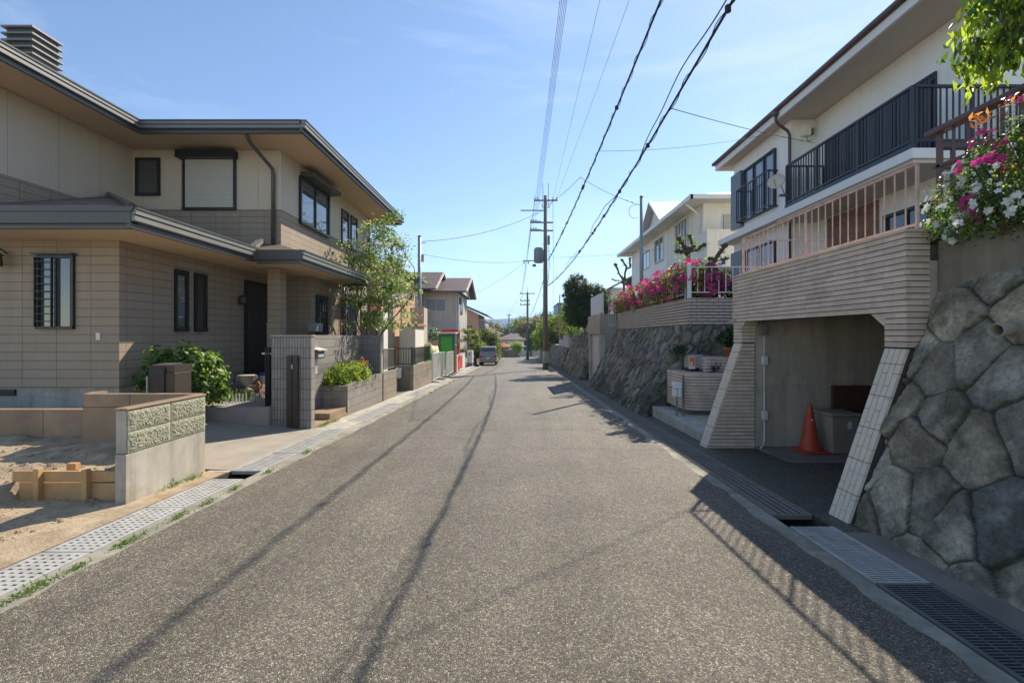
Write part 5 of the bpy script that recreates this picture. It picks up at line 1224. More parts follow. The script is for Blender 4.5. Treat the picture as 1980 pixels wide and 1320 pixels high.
# azalea hedge
rng = np.random.default_rng(71)
t = thing('azalea_hedge', 'long azalea hedge dotted with magenta blossom behind the white railing', 'hedge', (4.5, 15, 2.4))
E = [((4.36, 11.6+1.05*i, 2.93-.02*i), (.46, .75, .55)) for i in range(8)]+[((4.9, 11.9+1.3*i, 3.02-.03*i), (.4, .7, .42)) for i in range(5)]
P, N, K = cloud(rng, E, 1500, 24, .085, .6); leafmesh('foliage', P, N, .075, [M['lf_olive'], M['lf_red'], M['lf_mid'], M['lf_yel']], t, rng, .45, pick(rng, K, [3, 3.2, 3, 1.2]))
m = MB()
for i in range(16): y = 11.4+.5*i; m.path([(4.5, y, 2.38), (4.45+.1*rng.normal(), y+.1, 2.9)], [.03, .01], 5)
m.build('stem', M['bark'], t)
P, N, K = cloud(rng, [((c[0], c[1], c[2]+.06), (r[0]*1.05, r[1], r[2]*1.02)) for c, r in E], 270, 4.2, .07, .93)
sel = (P[:, 2] > 2.75) | (rng.random(len(P)) < .4); P, N, K = P[sel], N[sel], K[sel]
flowers('blossom', P, N+np.array([-.8, -.5, .3]), .085, [M['fl_pink'], M['fl_red'], M['fl_white']], t, rng, pick(rng, K, [6, 3, .7]))
bush('garden_shrub', 'dark conifer-like shrubs behind the white railing corner', 'shrub', [((5.3, 11.9, 2.8), (.5, .4, .4)), ((6.3, 11.8, 2.85), (.4, .4, .45)), ((5.8, 11.6, 2.65), (.8, .3, .2))], 160, 16, .07, .08, ['lf_dark', 'lf_mid'], [3, 1], (5.6, 11.8, 2.38), 5)
# pollarded trees
def pollard(name, lab, base, arms, r, seed, mat='bark_d'):
    rg = np.random.default_rng(seed); t = thing(name, lab, 'tree', base); m = MB(); b = Vector(base); P = []
    for arm in arms:
        pts = [Vector(p) for p in arm['p']]; fine = []
        for i in range(len(pts)-1):
            for k in range(4): fine.append(pts[i].lerp(pts[i+1], k/4)+Vector(rg.normal(size=3)*r*.22))
        fine.append(pts[-1]); rs = [arm['r']*(1-.35*i/len(fine))*(1+.16*rg.normal()) for i in range(len(fine))]; rs[-1] = arm['r']*.95
        m.path(fine, rs, 8)
        e = pts[-1]; m.lathe([(arm['r']*.5, -arm['r']), (arm['r']*1.35, -.2*arm['r']), (arm['r']*1.3, arm['r']*.6), (arm['r']*.5, arm['r']*1.1)], e, 8)
        for k in range(9): q = fine[int(rg.integers(len(fine)//2, len(fine)))]; P.append(np.array(q)+rg.normal(size=3)*arm['r']*.7)
        for k in range(4):
            q = fine[int(rg.integers(2, len(fine)))]; d = Vector(rg.normal(size=3)); d.z = abs(d.z); m.path([q, q+d.normalized()*arm['r']*2.2], [arm['r']*.4, arm['r']*.2], 5)
    m.build('trunk', M[mat], t, smooth=True)
    P = np.repeat(np.array(P), 14, 0); P = P+rg.normal(size=P.shape)*r*.55; leafmesh('foliage', P, rg.normal(size=P.shape), .045, [M['lf_olive'], M['lf_yel']], t, rg, .45)
    return t
B = px(1345, 590, 12.6)
q = lambda x, y, D=12.6: px(x, y, D)
pollard('pollarded_tree', 'knobbly pollarded tree with green shoots above the azaleas, left of the railing corner', (B.x, B.y, 2.38), [
    dict(p=[(B.x, B.y, 2.38), q(1335, 520), q(1328, 487)], r=.075), dict(p=[q(1328, 487), q(1318, 470, 12.5), q(1312, 462, 12.5)], r=.055), dict(p=[q(1329, 487), q(1340, 474, 12.7), q(1334, 457, 12.8)], r=.05),
    dict(p=[q(1328, 488), q(1347, 482, 12.5), q(1361, 474, 12.4)], r=.05), dict(p=[q(1328, 487), q(1318, 487, 12.4), q(1309, 486, 12.3)], r=.05)], .09, 5)
B2 = px(1380, 590, 12.2)
pollard('pollarded_tree', 'bare dark pollarded tree leaning right against the cream house', (B2.x, B2.y, 2.38), [
    dict(p=[(B2.x, B2.y, 2.38), q(1378, 510, 12.2), q(1390, 492, 12.2), q(1402, 475, 12.1)], r=.06), dict(p=[q(1380, 505, 12.2), q(1372, 500, 12.2)], r=.045), dict(p=[q(1383, 504, 12.2), q(1396, 502, 12.1), q(1408, 499, 12.0)], r=.018)], .05, 6, 'bark_d')
B3 = px(1210, 600, 19)
pollard('pollarded_tree', 'thin bare pollarded tree at the far end of the azalea hedge', (B3.x, B3.y, 2.3), [
    dict(p=[(B3.x, B3.y, 2.3), q(1206, 545, 19), q(1190, 512, 19)], r=.06), dict(p=[q(1207, 540, 19), q(1211, 515, 19.2), q(1203, 503, 19)], r=.05), dict(p=[q(1211, 520, 19), q(1219, 517, 19), q(1218, 500, 19)], r=.045), dict(p=[q(1207, 545, 19), q(1185, 540, 19)], r=.025)], .05, 7, 'bark')
tag(MB().box(*sorted((q(1396, 507, 11.9).x, q(1402, 507, 11.9).x)), 11.88, 11.92, q(0, 511, 11.9).z, q(0, 502, 11.9).z).build('clothes_peg', M['blue_pl']), 'small blue clip hanging on the bare tree twig', 'clip')
# ---- steel pole
t = thing('steel_pole', 'slim blue-grey steel pole rising behind the azalea hedge', 'pole', (4.62, 17.5, 2.3)); MB().tube((4.62, 17.5, 2.3), (4.62, 17.5, 6.84), .07, .06, 12).build('shaft', M['steelpole'], t, smooth=True); MB().lathe([(.065, 0), (.07, .05), (.04, .08)], (4.62, 17.5, 6.84), 12).build('cap', M['galv_dark'], t)
t = thing('steel_pole', 'small thin steel pole behind the far hedge, right of the utility pole', 'pole', (2.9, 34, 1.5)); MB().tube((2.95, 34, 1.4), (2.95, 34, 4.6), .045, .04, 8).build('shaft', M['steelpole'], t)

# ---- second garage with shutter
G2 = thing('garage', 'buff-brick garage with a closed white shutter beyond the mossy stone wall', 'garage', (4, 20.5, gz(20)))
m = MB(); courses(m, 3.28, 3.5, 18.9, 22.1, 1.66, 2.5, .075, .012); m.build('beam', [M['tile2j'], M['joint']], G2)
for y in (18.92, 21.7): MB().box(3.30, 3.5, y, y+.38, -.9, 1.658).build('side_post', M['conc_pale'], G2)
MB().box(3.42, 3.46, 19.3, 21.7, gz(21)-.1, 1.657).build('shutter', M['shut'], G2); MB().box(3.5, 4.88, 18.92, 22.08, -.9, 2.49).build('body', M['conc'], G2)
t = thing('white_screen', 'white corrugated screen panel on top of the shuttered garage', 'screen', (3.4, 20.3, 2.5)); MB().box(3.36, 3.40, 18.95, 21.8, 2.56, 3.36).build('panel', M['white_pl'], t); m = MB()
for y in (18.95, 20.4, 21.8): m.box(3.41, 3.45, y-.02, y+.02, 2.5, 3.4)
for k in range(14): m.box(3.352, 3.359, 19.0+.2*k, 19.03+.2*k, 2.57, 3.35)
m.build('post', M['white_alu'], t)
t = thing('white_gate', 'small white metal gate between the screen and the azalea hedge', 'gate', (3.9, 18.87, 1.9)); slatfence(t, (3.65, 18.87), (4.1, 18.87), 2.0, 3.5, 5, M['white_alu'], .008, 'gate_panel')
rng = np.random.default_rng(81)
bush('garden_shrub', 'leafy green shrub squeezed beside the small white gate', 'shrub', [((4.15, 19.2, 2.5), (.25, .3, .55)), ((4.25, 19.3, 3.1), (.3, .3, .3))], 90, 18, .06, .09, ['lf_dog', 'lf_yel', 'lf_mid'], [3, 2, 2], (4.2, 19.2, 2.0), 3)
tag(MB().box(2.95, 3.6, 22.3, 24.3, -1, gz(23)+.18).build('entrance_slab', M['conc_pale'], bevel=.01), 'small concrete step past the shuttered garage', 'step')
# ---- further stone walls
t = thing('stone_wall', 'grey battered stone wall between the shuttered garage and the utility pole', 'wall', (3, 26, gz(26)))
def f_far(u, v):
    y = 31.0-u; zb = gz(y)-.03; s = v/2.2; z = zb+s*(1.75-zb)
    return Vector((2.85+.95*s, y, z)), Vector((-.9, 0, .42))
stone_wall('stone_face', f_far, 8.9, 2.2, .4, .07, t, 12, .06, .22, .2, joint=.09, hexp=.6)
MB().box(3.75, 4.95, 22.1, 31, -1, 1.74).build('wall_core', M['conc_dark'], t); MB().box(3.5, 3.73, 22.12, 22.6, -.9, 1.5).build('end_post', M['conc'], t)
F = thing('railing', 'white railing on the grey stone wall under the clipped tree', 'railing', (3.8, 25, 1.75)); rail(F, (3.82, 22.2, 1.75), (3.82, 27.5, 1.75), .85, .1, 34, M['white_alu'], .022, .011)
bush('flower_plant', 'orange-flowering plant above the white railing', 'plant', [((4.1, 23.2, 2.72), (.25, .6, .12))], 30, 12, .05, .07, ['fl_org', 'lf_mid'], [3, 1], (4.1, 23.2, 2.2), 2)
t = thing('stone_wall', 'lower distant stone wall with pale blocks on top, right of the utility pole', 'wall', (3, 40, gz(40)))
def f_far2(u, v):
    y = 47.0-u; zb = gz(y)-.03; s = v/1.7; z = zb+s*(.75-zb)
    return Vector((2.75+.55*s, y, z)), Vector((-.92, 0, .38))
stone_wall('stone_face', f_far2, 15.8, 1.7, .45, .10, t, 13, .06, .22, .2, joint=.1, hexp=.6)
MB().box(3.3, 4.35, 31.2, 47, -1.3, .75).build('wall_core', M['conc_dark'], t); MB().box(3.32, 3.5, 31.3, 39, .752, 1.65).build('block_course', M['grey_wall'], t)
t = thing('garden_wall', 'far grey and brown garden wall at the right bend of the road', 'wall', (2.8, 54, gz(54))); MB().box(2.75, 2.95, 47.2, 57, -1.6, .3).build('wall_body', M['conc'], t); MB().box(2.6, 2.8, 57.1, 64, -2, .2).build('wall_body', M['conc_pale'], t)
m = MB(); m.path([(2.55, 32.5, .05), (3.1, 32.5, .28), (3.3, 32.5, .28)], .02, 6); tag(m.build('hand_rail', M['galv']), 'thin bent metal handrail at the foot of the utility pole', 'handrail')
# clipped dark tree
rng = np.random.default_rng(91)
bush('clipped_tree', 'massive dark clipped dome tree over the white railing', 'tree', [((3.3, 26.6, 4.0), (.85, 1.0, 1.15)), ((3.35, 26.6, 3.1), (.85, 1.0, 1.1)), ((4.35, 26.4, 3.5), (.95, 1.0, 1.15)), ((3.9, 26.4, 2.9), (1.1, 1.0, .9))], 2300, 24, .055, .085, ['lf_dark', 'lf_mid', 'lf_olive'], [4, 1.6, 3.2], (3.8, 26.6, 1.7), 4, part='crown')
bush('hedge', 'lighter green shrub spilling left of the clipped dome tree', 'shrub', [((2.85, 28.2, 2.9), (.35, .6, .8)), ((3.3, 28, 2.0), (.6, .6, .4))], 160, 18, .09, .10, ['lf_dog', 'lf_yel', 'lf_mid'], [3, 2, 2], (3.1, 28.2, 1.5), 3)
bush('garden_tree', 'yellow-topped green tree overhanging the road behind the utility pole', 'tree', [((3.4, 50, 2.2), (1.7, 2.5, 1.5)), ((3.0, 52, 1.2), (1.6, 2.5, 1.5)), ((4.2, 48, 2.6), (1.6, 2, 1.2)), ((2.6, 56, 1.4), (1.1, 2, 1.4))], 800, 22, .15, .17, ['lf_mid', 'lf_olive', 'lf_yel', 'lf_dark'], [3, 2, 4, 1.5], (3.6, 51, gz(50)), 6, part='crown')
bush('garden_tree', 'orange and yellow shrub right of the utility pole trunk', 'shrub', [((3.4, 36, 1.9), (.6, 1.2, .6)), ((3.7, 38, 2.7), (.9, 1.5, .9)), ((4.6, 38, 3.0), (.8, 1.2, .7))], 320, 18, .09, .11, ['lf_org', 'lf_yel', 'lf_mid', 'lf_dark'], [1.2, 2, 3, 3], (3.7, 37, .7), 5)
H6 = thing('house', 'dark blue-grey boxy house beyond the orange shrub', 'house', (8, 62, -1)); MB().box(5.0, 11, 60, 68, -1, 5.7).build('wall', M['bluerf'], H6); MB().box(4.9, 11.1, 59.9, 68.1, 5.703, 5.85).build('parapet', M['gut1'], H6); window(H6, ('S', 60), 5.5, 6.5, 3.5, 4.6)
# ---- cream house
HC = thing('house', 'cream two-storey house with sunlit pale roof behind the azaleas', 'house', (12, 26, 2.3))
MB().box(8.75, 16, 22.0, 27.5, 2.3, 7.9).build('wall', M['cream_wall'], HC); MB().box(8.75, 16, 27.5, 36, 2.3, 7.9).build('wall', M['white_wall'], HC)
MB().box(8.755, 8.82, 21.97, 22.0, 2.3, 7.9).build('corner_trim', M['white_trim'], HC)
m = MB(); hip_roof(m, 7.9, 16.8, 21.2, 28.2, 8.05, .36); m.build('roof', M['roof_white'], HC)
m = MB(); hip_roof(m, 7.95, 16.8, 28.21, 37.0, 8.04, .30); m.build('roof', M['roof_white'], HC)
m = MB(); m.box(7.92, 16.8, 21.22, 37.0, 7.90, 7.94); m.build('soffit', M['cream_wall'], HC)
m = MB(); m.fb(('W', 7.92), 21.1, 37.1, -.02, .10, 7.88, 8.08); m.fb(('S', 21.2), 7.8, 16.8, -.02, .1, 7.88, 8.08); m.build('gutter', M['white_trim'], HC)
m = MB(); m.path([(7.9, 22.0, 7.9), (8.3, 22.05, 7.6), (8.66, 22.25, 7.4), (8.66, 22.25, 2.4)], .05, 8); m.build('downspout', M['white_trim'], HC, smooth=True)
# road-facing gable
m = MB(); m.slab([(8.0, 26.2, 8.08), (16, 26.2, 8.08), (16, 28.65, 9.9), (8.0, 28.65, 9.9)], .12); m.slab([(8.0, 28.65, 9.9), (16, 28.65, 9.9), (16, 31.1, 8.08), (8.0, 31.1, 8.08)], .12); m.build('gable_roof', M['roof_white'], HC)
MB().add([(8.45, 26.6, 8.05), (8.45, 30.7, 8.05), (8.45, 28.65, 9.65), (8.6, 26.6, 8.05), (8.6, 30.7, 8.05), (8.6, 28.65, 9.65)], [(0,2,1),(3,4,5),(0,1,4,3),(1,2,5,4),(2,0,3,5)]).build('gable', M['cream_wall'], HC)
window(HC, ('W', 8.75), 23.9, 25.8, 6.2, 7.75, frame='white_alu', gl='glass_l', mull=3, proud=.1); window(HC, ('W', 8.75), 27.9, 29.7, 6.2, 7.65, frame='white_alu', gl='glass_c', mull=1, proud=.1); window(HC, ('W', 8.75), 31, 32.6, 6.2, 7.4, frame='white_alu', gl='glass_l')
w = window(HC, ('S', 22.0), 9.65, 11.6, 5.3, 7.4, frame='white_alu', mull=1); MB().box(9.72, 11.53, 21.935, 21.945, 5.37, 7.33).build('shutter', M['shut'], w)
m = MB(); m.box(8.45, 14, 20.8, 20.92, 4.7, 6.35); m.box(8.45, 8.57, 20.921, 22.3, 4.7, 6.35); m.box(8.571, 8.749, 22.18, 22.3, 4.7, 6.35); m.box(8.571, 14, 20.921, 21.969, 4.7, 4.8); m.build('balcony', M['cream_wall'], HC); MB().box(8.43, 14, 20.78, 20.94, 6.353, 6.40).build('balcony_cap', M['white_trim'], HC)
MB().box(9.0, 15, 21.9, 21.997, 2.3, 3.5).build('lower_wall_panel', M['cream_wall'], HC)
SH = thing('shed', 'blue-grey lean-to shed roof in front of the cream house', 'shed', (6.3, 21, 2.3))
MB().box(5.7, 7.9, 20.6, 23.4, 2.3, 3.55).build('wall', M['white_wall'], SH); m = MB(); m.slab([(5.35, 20.3, 3.62), (8.0, 20.3, 4.35), (8.0, 23.6, 4.35), (5.35, 23.6, 3.62)], .07); m.build('roof', M['bluerf'], SH)
H5 = thing('house', 'low brown-roofed house glimpsed past the thin bare tree', 'house', (9, 42, 1.6)); MB().box(7.6, 13, 38.5, 47, 1.6, 5.6).build('wall', M['white_wall'], H5)
m = MB(); m.slab([(6.9, 37.5, 5.3), (10.5, 37.5, 7.2), (10.5, 48, 7.2), (6.9, 48, 5.3)], .15); m.slab([(10.5, 37.5, 7.2), (14, 37.5, 5.3), (14, 48, 5.3), (10.5, 48, 7.2)], .15); m.build('roof', M['roof_brown'], H5)
window(H5, ('S', 38.5), 8.0, 9.2, 3.6, 4.8); window(H5, ('W', 7.6), 39.5, 41, 3.7, 4.8)
F = thing('railing', 'dark balcony railing of the low brown-roofed house', 'railing', (7.3, 40, 3)); rail(F, (7.2, 38.6, 2.9), (7.2, 42, 2.9), .9, .08, 16, M['dark_metal'], .03, .02)
# ================================================================ WHITE HOUSE ON THE RIGHT
HR = thing('house', 'white two-storey house with dark balcony above the open garage', 'house', (10, 12, 2.45))
MB().box(8.0, 16, 13.6, 17.2, 2.4, 7.98).build('wall', M['white_wall'], HR)
MB().box(8.7, 16, 8.9, 13.597, 2.4, 7.98).build('wall', M['white_wall'], HR)
MB().box(7.55, 15.9, 8.36, 17.7, 7.985, 8.03).build('soffit', M['soffit2'], HR)
m = MB(); m.fb(('W', 7.55), 8.33, 17.75, -.05, .02, 7.93, 8.13); m.fb(('S', 8.36), 7.52, 16, -.05, .02, 7.93, 8.13); m.fb(('S', 17.73), 7.6, 16, -.02, .03, 7.93, 8.13); m.build('fascia', M['white_trim'], HR)
m = MB(); hip_roof(m, 7.50, 16, 8.30, 17.8, 8.22, .30); m.build('roof', M['roof_brown'], HR)
m = MB()
for (p0, p1) in (((7.47, 8.27, 8.19), (7.47, 17.8, 8.19)), ((7.47, 8.27, 8.19), (16, 8.27, 8.19))): m.path([p0, p1], .065, 8)
m.build('gutter', M['brown_metal'], HR)
MB().box(7.50, 16, 8.31, 17.78, 8.131, 8.215).build('roof_edge', M['brown_metal'], HR)
m = MB(); m.lathe([(.05, -.12), (.09, -.05), (.09, .05)], (7.47, 13.45, 8.12), 10); m.path([(7.47, 13.45, 8.05), (7.47, 13.45, 7.9), (7.55, 13.46, 7.78), (7.88, 13.55, 7.62), (7.94, 13.56, 7.5), (7.94, 13.56, 2.5)], .042, 8); m.build('downspout', M['brown_metal'], HR, smooth=True)
MB().box(7.50, 8.70, 8.80, 13.597, 5.0, 5.20).box(7.50, 8.0, 13.598, 17.45, 5.0, 5.20).box(8.0, 8.6, 17.205, 17.45, 5.0, 5.2).build('balcony_slab', M['white_trim'], HR, bevel=.01)
MB().box(7.56, 8.69, 8.86, 13.55, 4.93, 4.998).build('balcony_underside', M['soffit2'], HR)
MB().box(7.53, 7.60, 8.84, 13.1, 5.203, 5.30).build('balcony_kerb', M['dark_metal'], HR)
rail(HR, (7.56, 8.86, 5.3), (7.56, 13.05, 5.3), 1.1, .06, 38, M['dark_metal'], .03, .011, name='balcony_railing', posts=13)
rail(HR, (7.6, 8.86, 5.3), (9.8, 8.86, 5.3), 1.1, .06, 18, M['dark_metal'], .03, .012, name='balcony_railing', posts=9)
rail(HR, (7.58, 13.05, 5.3), (8.6, 13.05, 5.3), 1.1, .06, 9, M['dark_metal'], .025, .010, name='balcony_railing')
MB().box(8.703, 9.9, 8.80, 8.897, 5.0, 5.2).build('balcony_slab', M['white_trim'], HR)
for a in (9.6, 11.35): window(HR, ('W', 8.7), a, a+1.72, 5.22, 7.12, frame='dark_metal', gl='glass', mull=1, fw=.06)
m = MB()
for k in range(34): a = 9.65+.1*k; m.fb(('W', 8.7), a, a+.07, .075, .095, 5.3, 7.02)
m.build('shutter_louvre', M['dark_metal'], HR)
w = window(HR, ('W', 8.0), 14.35, 16.35, 5.62, 7.45, frame='dark_metal', gl='glass_l', mull=2, proud=.09)
rail(HR, (7.72, 14.3, 5.6), (7.72, 16.4, 5.6), 1.15, .06, 15, M['dark_metal'], .022, .010, name='window_railing')
for y in (14.3, 16.4):
    for z in (5.6, 6.7): MB().box(7.72, 7.998, y-.02, y+.02, z, z+.05).build('rail_bracket', M['dark_metal'], HR)
MB().box(7.86, 7.998, 16.42, 17.18, 5.5, 7.5).build('shutter_pocket', M['galv_dark'], HR, bevel=.01); MB().box(7.86, 7.998, 16.35, 17.18, 2.8, 4.65).build('shutter_pocket', M['galv_dark'], HR, bevel=.01)
window(HR, ('W', 8.0), 14.35, 16.3, 2.9, 4.6, frame='dark_metal', gl='glass', mull=1, proud=.08)
window(HR, ('W', 8.7), 9.7, 10.95, 2.9, 4.45, frame='dark_metal', gl='glass', mull=1, proud=.08, fw=.07)
MB().box(8.67, 8.698, 11.15, 13.0, 2.45, 4.9).build('brick_cladding', tiled('rust_brown_brick_cladding', (.33, .17, .10), .24, .085, .01, (.2, .15, .11), .5, .25, (.20, .10, .065), bstr=1), HR)
MB().box(8.28, 8.5, 13.42, 13.597, 7.45, 7.78).build('meter_box', M['cream_wall'], HR, bevel=.02); MB().path([(8.4, 13.5, 7.45), (8.44, 13.5, 7.3), (8.6, 13.5, 7.35)], .012, 6).box(8.55, 8.62, 13.5, 13.597, 7.5, 7.68).build('cable_inlet', M['galv_dark'], HR)
# dish
t = thing('satellite_dish', 'round pale satellite dish at the far end of the dark balcony', 'satellite dish', (7.4, 13.15, 5.95))
m = MB(); ax = Vector((-.62, -.72, .30)).normalized(); a = ax.orthogonal().normalized(); b = ax.cross(a); c = Vector((7.30, 13.1, 5.96)); n = 24
for (r, h) in ((0.001, 0), (.12, .012), (.23, .05), (.23, .062), (.12, .024), (0.001, .012)):
    for j in range(n): q_ = c+ax*h+(a*math.cos(6.2832*j/n)+b*math.sin(6.2832*j/n))*r; m.v.append(tuple(q_))
for k in range(5):
    for j in range(n): m.f.append((k*n+j, k*n+(j+1) % n, (k+1)*n+(j+1) % n, (k+1)*n+j)); m.m.append(0)
m.build('dish', M['soffit2'], t, smooth=True)
m = MB(); m.path([c, c+Vector((.12, 0, -.05)), c+Vector((.22, -.02, -.35))], .014, 6); m.path([c+Vector((0, 0, -.2)), c+ax*.32+Vector((0, 0, -.08))], .008, 6); m.box(c.x+.05, c.x+.3, 13.0, 13.1, 5.55, 5.6); m.build('mount', M['galv_dark'], t)

# ---- brown handrail, azalea and tree above the near stone wall
t = thing('railing', 'brown handrail with a worn pale top above the azalea bush', 'railing', (4.2, 4, 2.47))
m = MB(); m.box(4.15, 4.27, .6, 4.74, 3.64, 3.70); m.build('handrail', M['brown_metal'], t, bevel=.015)
m = MB(); m.box(4.19, 4.23, .6, 4.68, 3.30, 3.33); m.box(4.19, 4.23, .6, 4.68, 2.56, 2.59); m.box(4.24, 5.6, 4.63, 4.67, 3.30, 3.33); m.box(4.24, 5.6, 4.63, 4.67, 2.56, 2.59); m.build('rail', M['brown_metal'], t)
m = MB()
for k in range(26): y = 4.62-.15*k; r = .02 if k % 8 == 0 else .010; m.box(4.21-r, 4.21+r, y-r, y+r, 2.46, 3.64)
for k in range(1, 9): x = 4.21+.15*k; m.box(x-.01, x+.01, 4.64, 4.66, 2.5, 3.5)
m.build('baluster', M['brown_metal'], t); MB().box(4.24, 5.6, 4.61, 4.69, 3.50, 3.55).build('handrail', M['brown_metal'], t)
rng = np.random.default_rng(101)
t = thing('azalea_bush', 'azalea bush with white and magenta blossoms spilling over the near stone wall', 'bush', (4.0, 3.6, 2.45))
E = [((3.95, 4.08, 2.78), (.26, .28, .30)), ((4.02, 3.75, 2.92), (.34, .38, .42)), ((4.05, 3.3, 3.05), (.36, .45, .55)), ((3.8, 3.75, 2.6), (.22, .55, .22)), ((4.1, 2.8, 3.1), (.4, .45, .5)), ((3.82, 3.1, 2.62), (.25, .5, .25))]
P, N, K = cloud(rng, E, 1150, 17, .036, .6); leafmesh('foliage', P, N, .036, [M['lf_mid'], M['lf_dog'], M['lf_dark'], M['lf_yel'], M['lf_red']], t, rng, .42, pick(rng, K, [5, 3, 3, 1.5, .5]))
m = MB()
for i in range(26):
    y = 2.7+1.4*rng.random(); m.path([(4.05, y, 2.44), (4.0+.1*rng.normal(), y+.1*rng.normal(), 2.75), (3.95+.2*rng.normal(), y+.15*rng.normal(), 3.1)], [.012, .008, .004], 5)
m.build('stem', M['bark'], t)
def onell(rng, ells, n, f=1.05, face=(-.85, -.35, .15)):
    P = []; N = []; fc = np.array(face)
    while len(P) < n:
        c, r = ells[rng.integers(len(ells))]; d = rng.normal(size=3); d /= np.linalg.norm(d)
        if d@fc < .1: continue
        P.append(np.array(c)+np.array(r)*d*f); N.append(d+fc*.8)
    return np.array(P), np.array(N)
P, N = onell(rng, [E[0], E[3]], 44); P = np.vstack([P, P+rng.normal(size=P.shape)*.03]); N = np.vstack([N, N+rng.normal(size=N.shape)*.4]); flowers('white_blossom', P, N, .030, [M['fl_white']], t, rng, np.zeros(len(P)))
P, N = onell(rng, [E[1]], 12); flowers('white_blossom', P, N, .032, [M['fl_white']], t, rng, np.zeros(len(P)))
P, N = onell(rng, [E[1], E[2], E[4]], 64); P2 = np.vstack([P[::2]+rng.normal(size=P[::2].shape)*.028 for _ in range(5)]); N2_ = np.vstack([N[::2]+rng.normal(size=N[::2].shape)*.3 for _ in range(5)]); flowers('magenta_blossom', P2, N2_, .030, [M['fl_pink']], t, rng, np.zeros(len(P2)))
P, N, K = cloud(rng, [((4.0, 3.85, 3.5), (.15, .25, .06)), ((3.95, 3.9, 3.0), (.2, .25, .1))], 14, 8, .04, .4)
tm = thing('maple_sapling', 'orange-leaved maple sprigs poking through by the brown handrail', 'plant', (4.05, 3.85, 2.45)); leafmesh('foliage', P, N, .07, [M['lf_org'], M['lf_red']], tm, rng, .3)
m = MB(); m.path([(4.05, 3.85, 2.45), (4.0, 3.85, 3.0), (4.0, 3.85, 3.5)], [.01, .008, .004], 5); m.build('stem', M['bark'], tm)
t = thing('overhanging_tree', 'tree with drooping backlit yellow-green leaves at the top right corner', 'tree', (4.7, 3.2, 2.44))
m = MB(); m.path([(4.75, 3.0, 2.44), (4.65, 3.1, 3.2), (4.45, 3.3, 4.1), (4.3, 3.5, 4.9)], [.07, .06, .05, .03], 8)
for e in ((3.85, 3.75, 4.25), (3.9, 3.4, 4.0), (4.0, 3.9, 4.5), (3.95, 3.5, 4.9), (4.1, 3.2, 4.3)): m.path([(4.5, 3.25, 3.9), ((4.5+e[0])/2, (3.25+e[1])/2, e[2]), e], [.025, .014, .006], 5)
m.build('trunk', M['bark_d'], t, smooth=True)
E = [((3.70, 3.62, 4.0), (.22, .28, .24)), ((3.72, 3.65, 3.74), (.14, .2, .14)), ((3.95, 3.5, 4.35), (.3, .4, .36)), ((4.1, 3.3, 4.0), (.35, .35, .45)), ((4.1, 3.6, 4.7), (.4, .5, .4))]
P, N, K = cloud(rng, E, 330, 12, .06, .5); N[:, 2] *= .4
leafmesh('crown', P, N, .095, [M['lf_yel'], M['lf_mid'], M['lf_olive']], t, rng, .36, pick(rng, K, [4, 3, 2]), droop=2.6)

# ================================================================ POLES AND CABLES
def insul(m, x, y, z, h=.18, mi=0): m.lathe([(.03, 0), (.06, .02), (.03, .06), (.06, .09), (.03, .13), (.045, h)], (x, y, z), 8, mi)
U = thing('utility_pole', 'tall concrete utility pole with transformer standing at the right kerb', 'utility pole', (1.78, 32, gz(32)))
MB().path([(1.78, 32, gz(32)-.2), (1.78, 32, 5), (1.78, 32, 11.3)], [.19, .155, .11], 16).build('shaft', M['pole'], U, smooth=True)
m = MB()
for z, a, b in ((10.95, .98, 2.62), (9.42, .72, 2.3), (8.86, .72, 2.3)): m.box(a, b, 31.88, 31.96, z-.045, z+.045)
m.box(.05, 1.9, 31.86, 31.93, 10.22, 10.28); m.box(.22, 1.9, 31.86, 31.93, 6.74, 6.80)
m.build('crossarm', M['galv_dark'], U)
m = MB(); m.box(.72, 1.45, 31.8, 31.88, 9.36, 9.5); m.box(.72, 1.45, 31.8, 31.88, 8.8, 8.94); m.build('switch_gear', M['xfmr'], U)
for x in (1.60, 1.98): MB().tube((x, 31.9, 10.4), (x, 31.9, 12.15), .022, .018, 6).build('lightning_rod', M['galv_dark'], U)
m = MB(); m.path([(1.3, 31.9, 10.95), (1.62, 31.9, 10.45), (2.0, 31.9, 10.45), (2.3, 31.9, 10.95)], .02, 5)
for k in range(16): z = 1.2+.45*k; m.tube((1.78-.3*(k % 2), 32, z), (1.78+.3*(1-k % 2), 32, z), .01, .01, 5)
m.build('brace', M['galv_dark'], U)
for x, z in [(x, 11.0) for x in (1.05, 1.25, 2.3, 2.55)]+[(x, z) for x in (.78, .95, 1.12) for z in (9.47, 8.91)]+[(.3, 6.55), (.6, 6.55)]:
    m = MB(); insul(m, x, 31.92, z); m.build('insulator', M['porc'], U)
tr = MB().lathe([(.27, 0), (.3, .03), (.3, .92), (.28, 1.0), (.2, 1.05)], (1.30, 31.85, 6.62), 18).build('transformer', M['xfmr'], U, smooth=True)
m = MB()
for k in range(8): a_ = k*.785; m.box(1.30+.31*math.cos(a_)-.02, 1.30+.31*math.cos(a_)+.02, 31.85+.31*math.sin(a_)-.02, 31.85+.31*math.sin(a_)+.02, 6.7, 7.5)
m.build('cooling_rib', M['xfmr'], tr)
m = MB(); m.box(1.92, 2.08, 31.8, 31.98, 7.9, 8.5); m.path([(2.0, 31.9, 7.9), (2.05, 31.9, 6.5), (1.95, 31.9, 5.2)], .02, 5); m.lathe([(.1, 0), (.14, .08), (.1, .16)], (1.0, 31.8, 6.35), 10); m.build('cable_box', M['galv_dark'], U)
MB().lathe([(.195, 0), (.19, .8)], (1.78, 32, gz(32)+.5), 16).build('pole_band', M['conc_pale'], U)
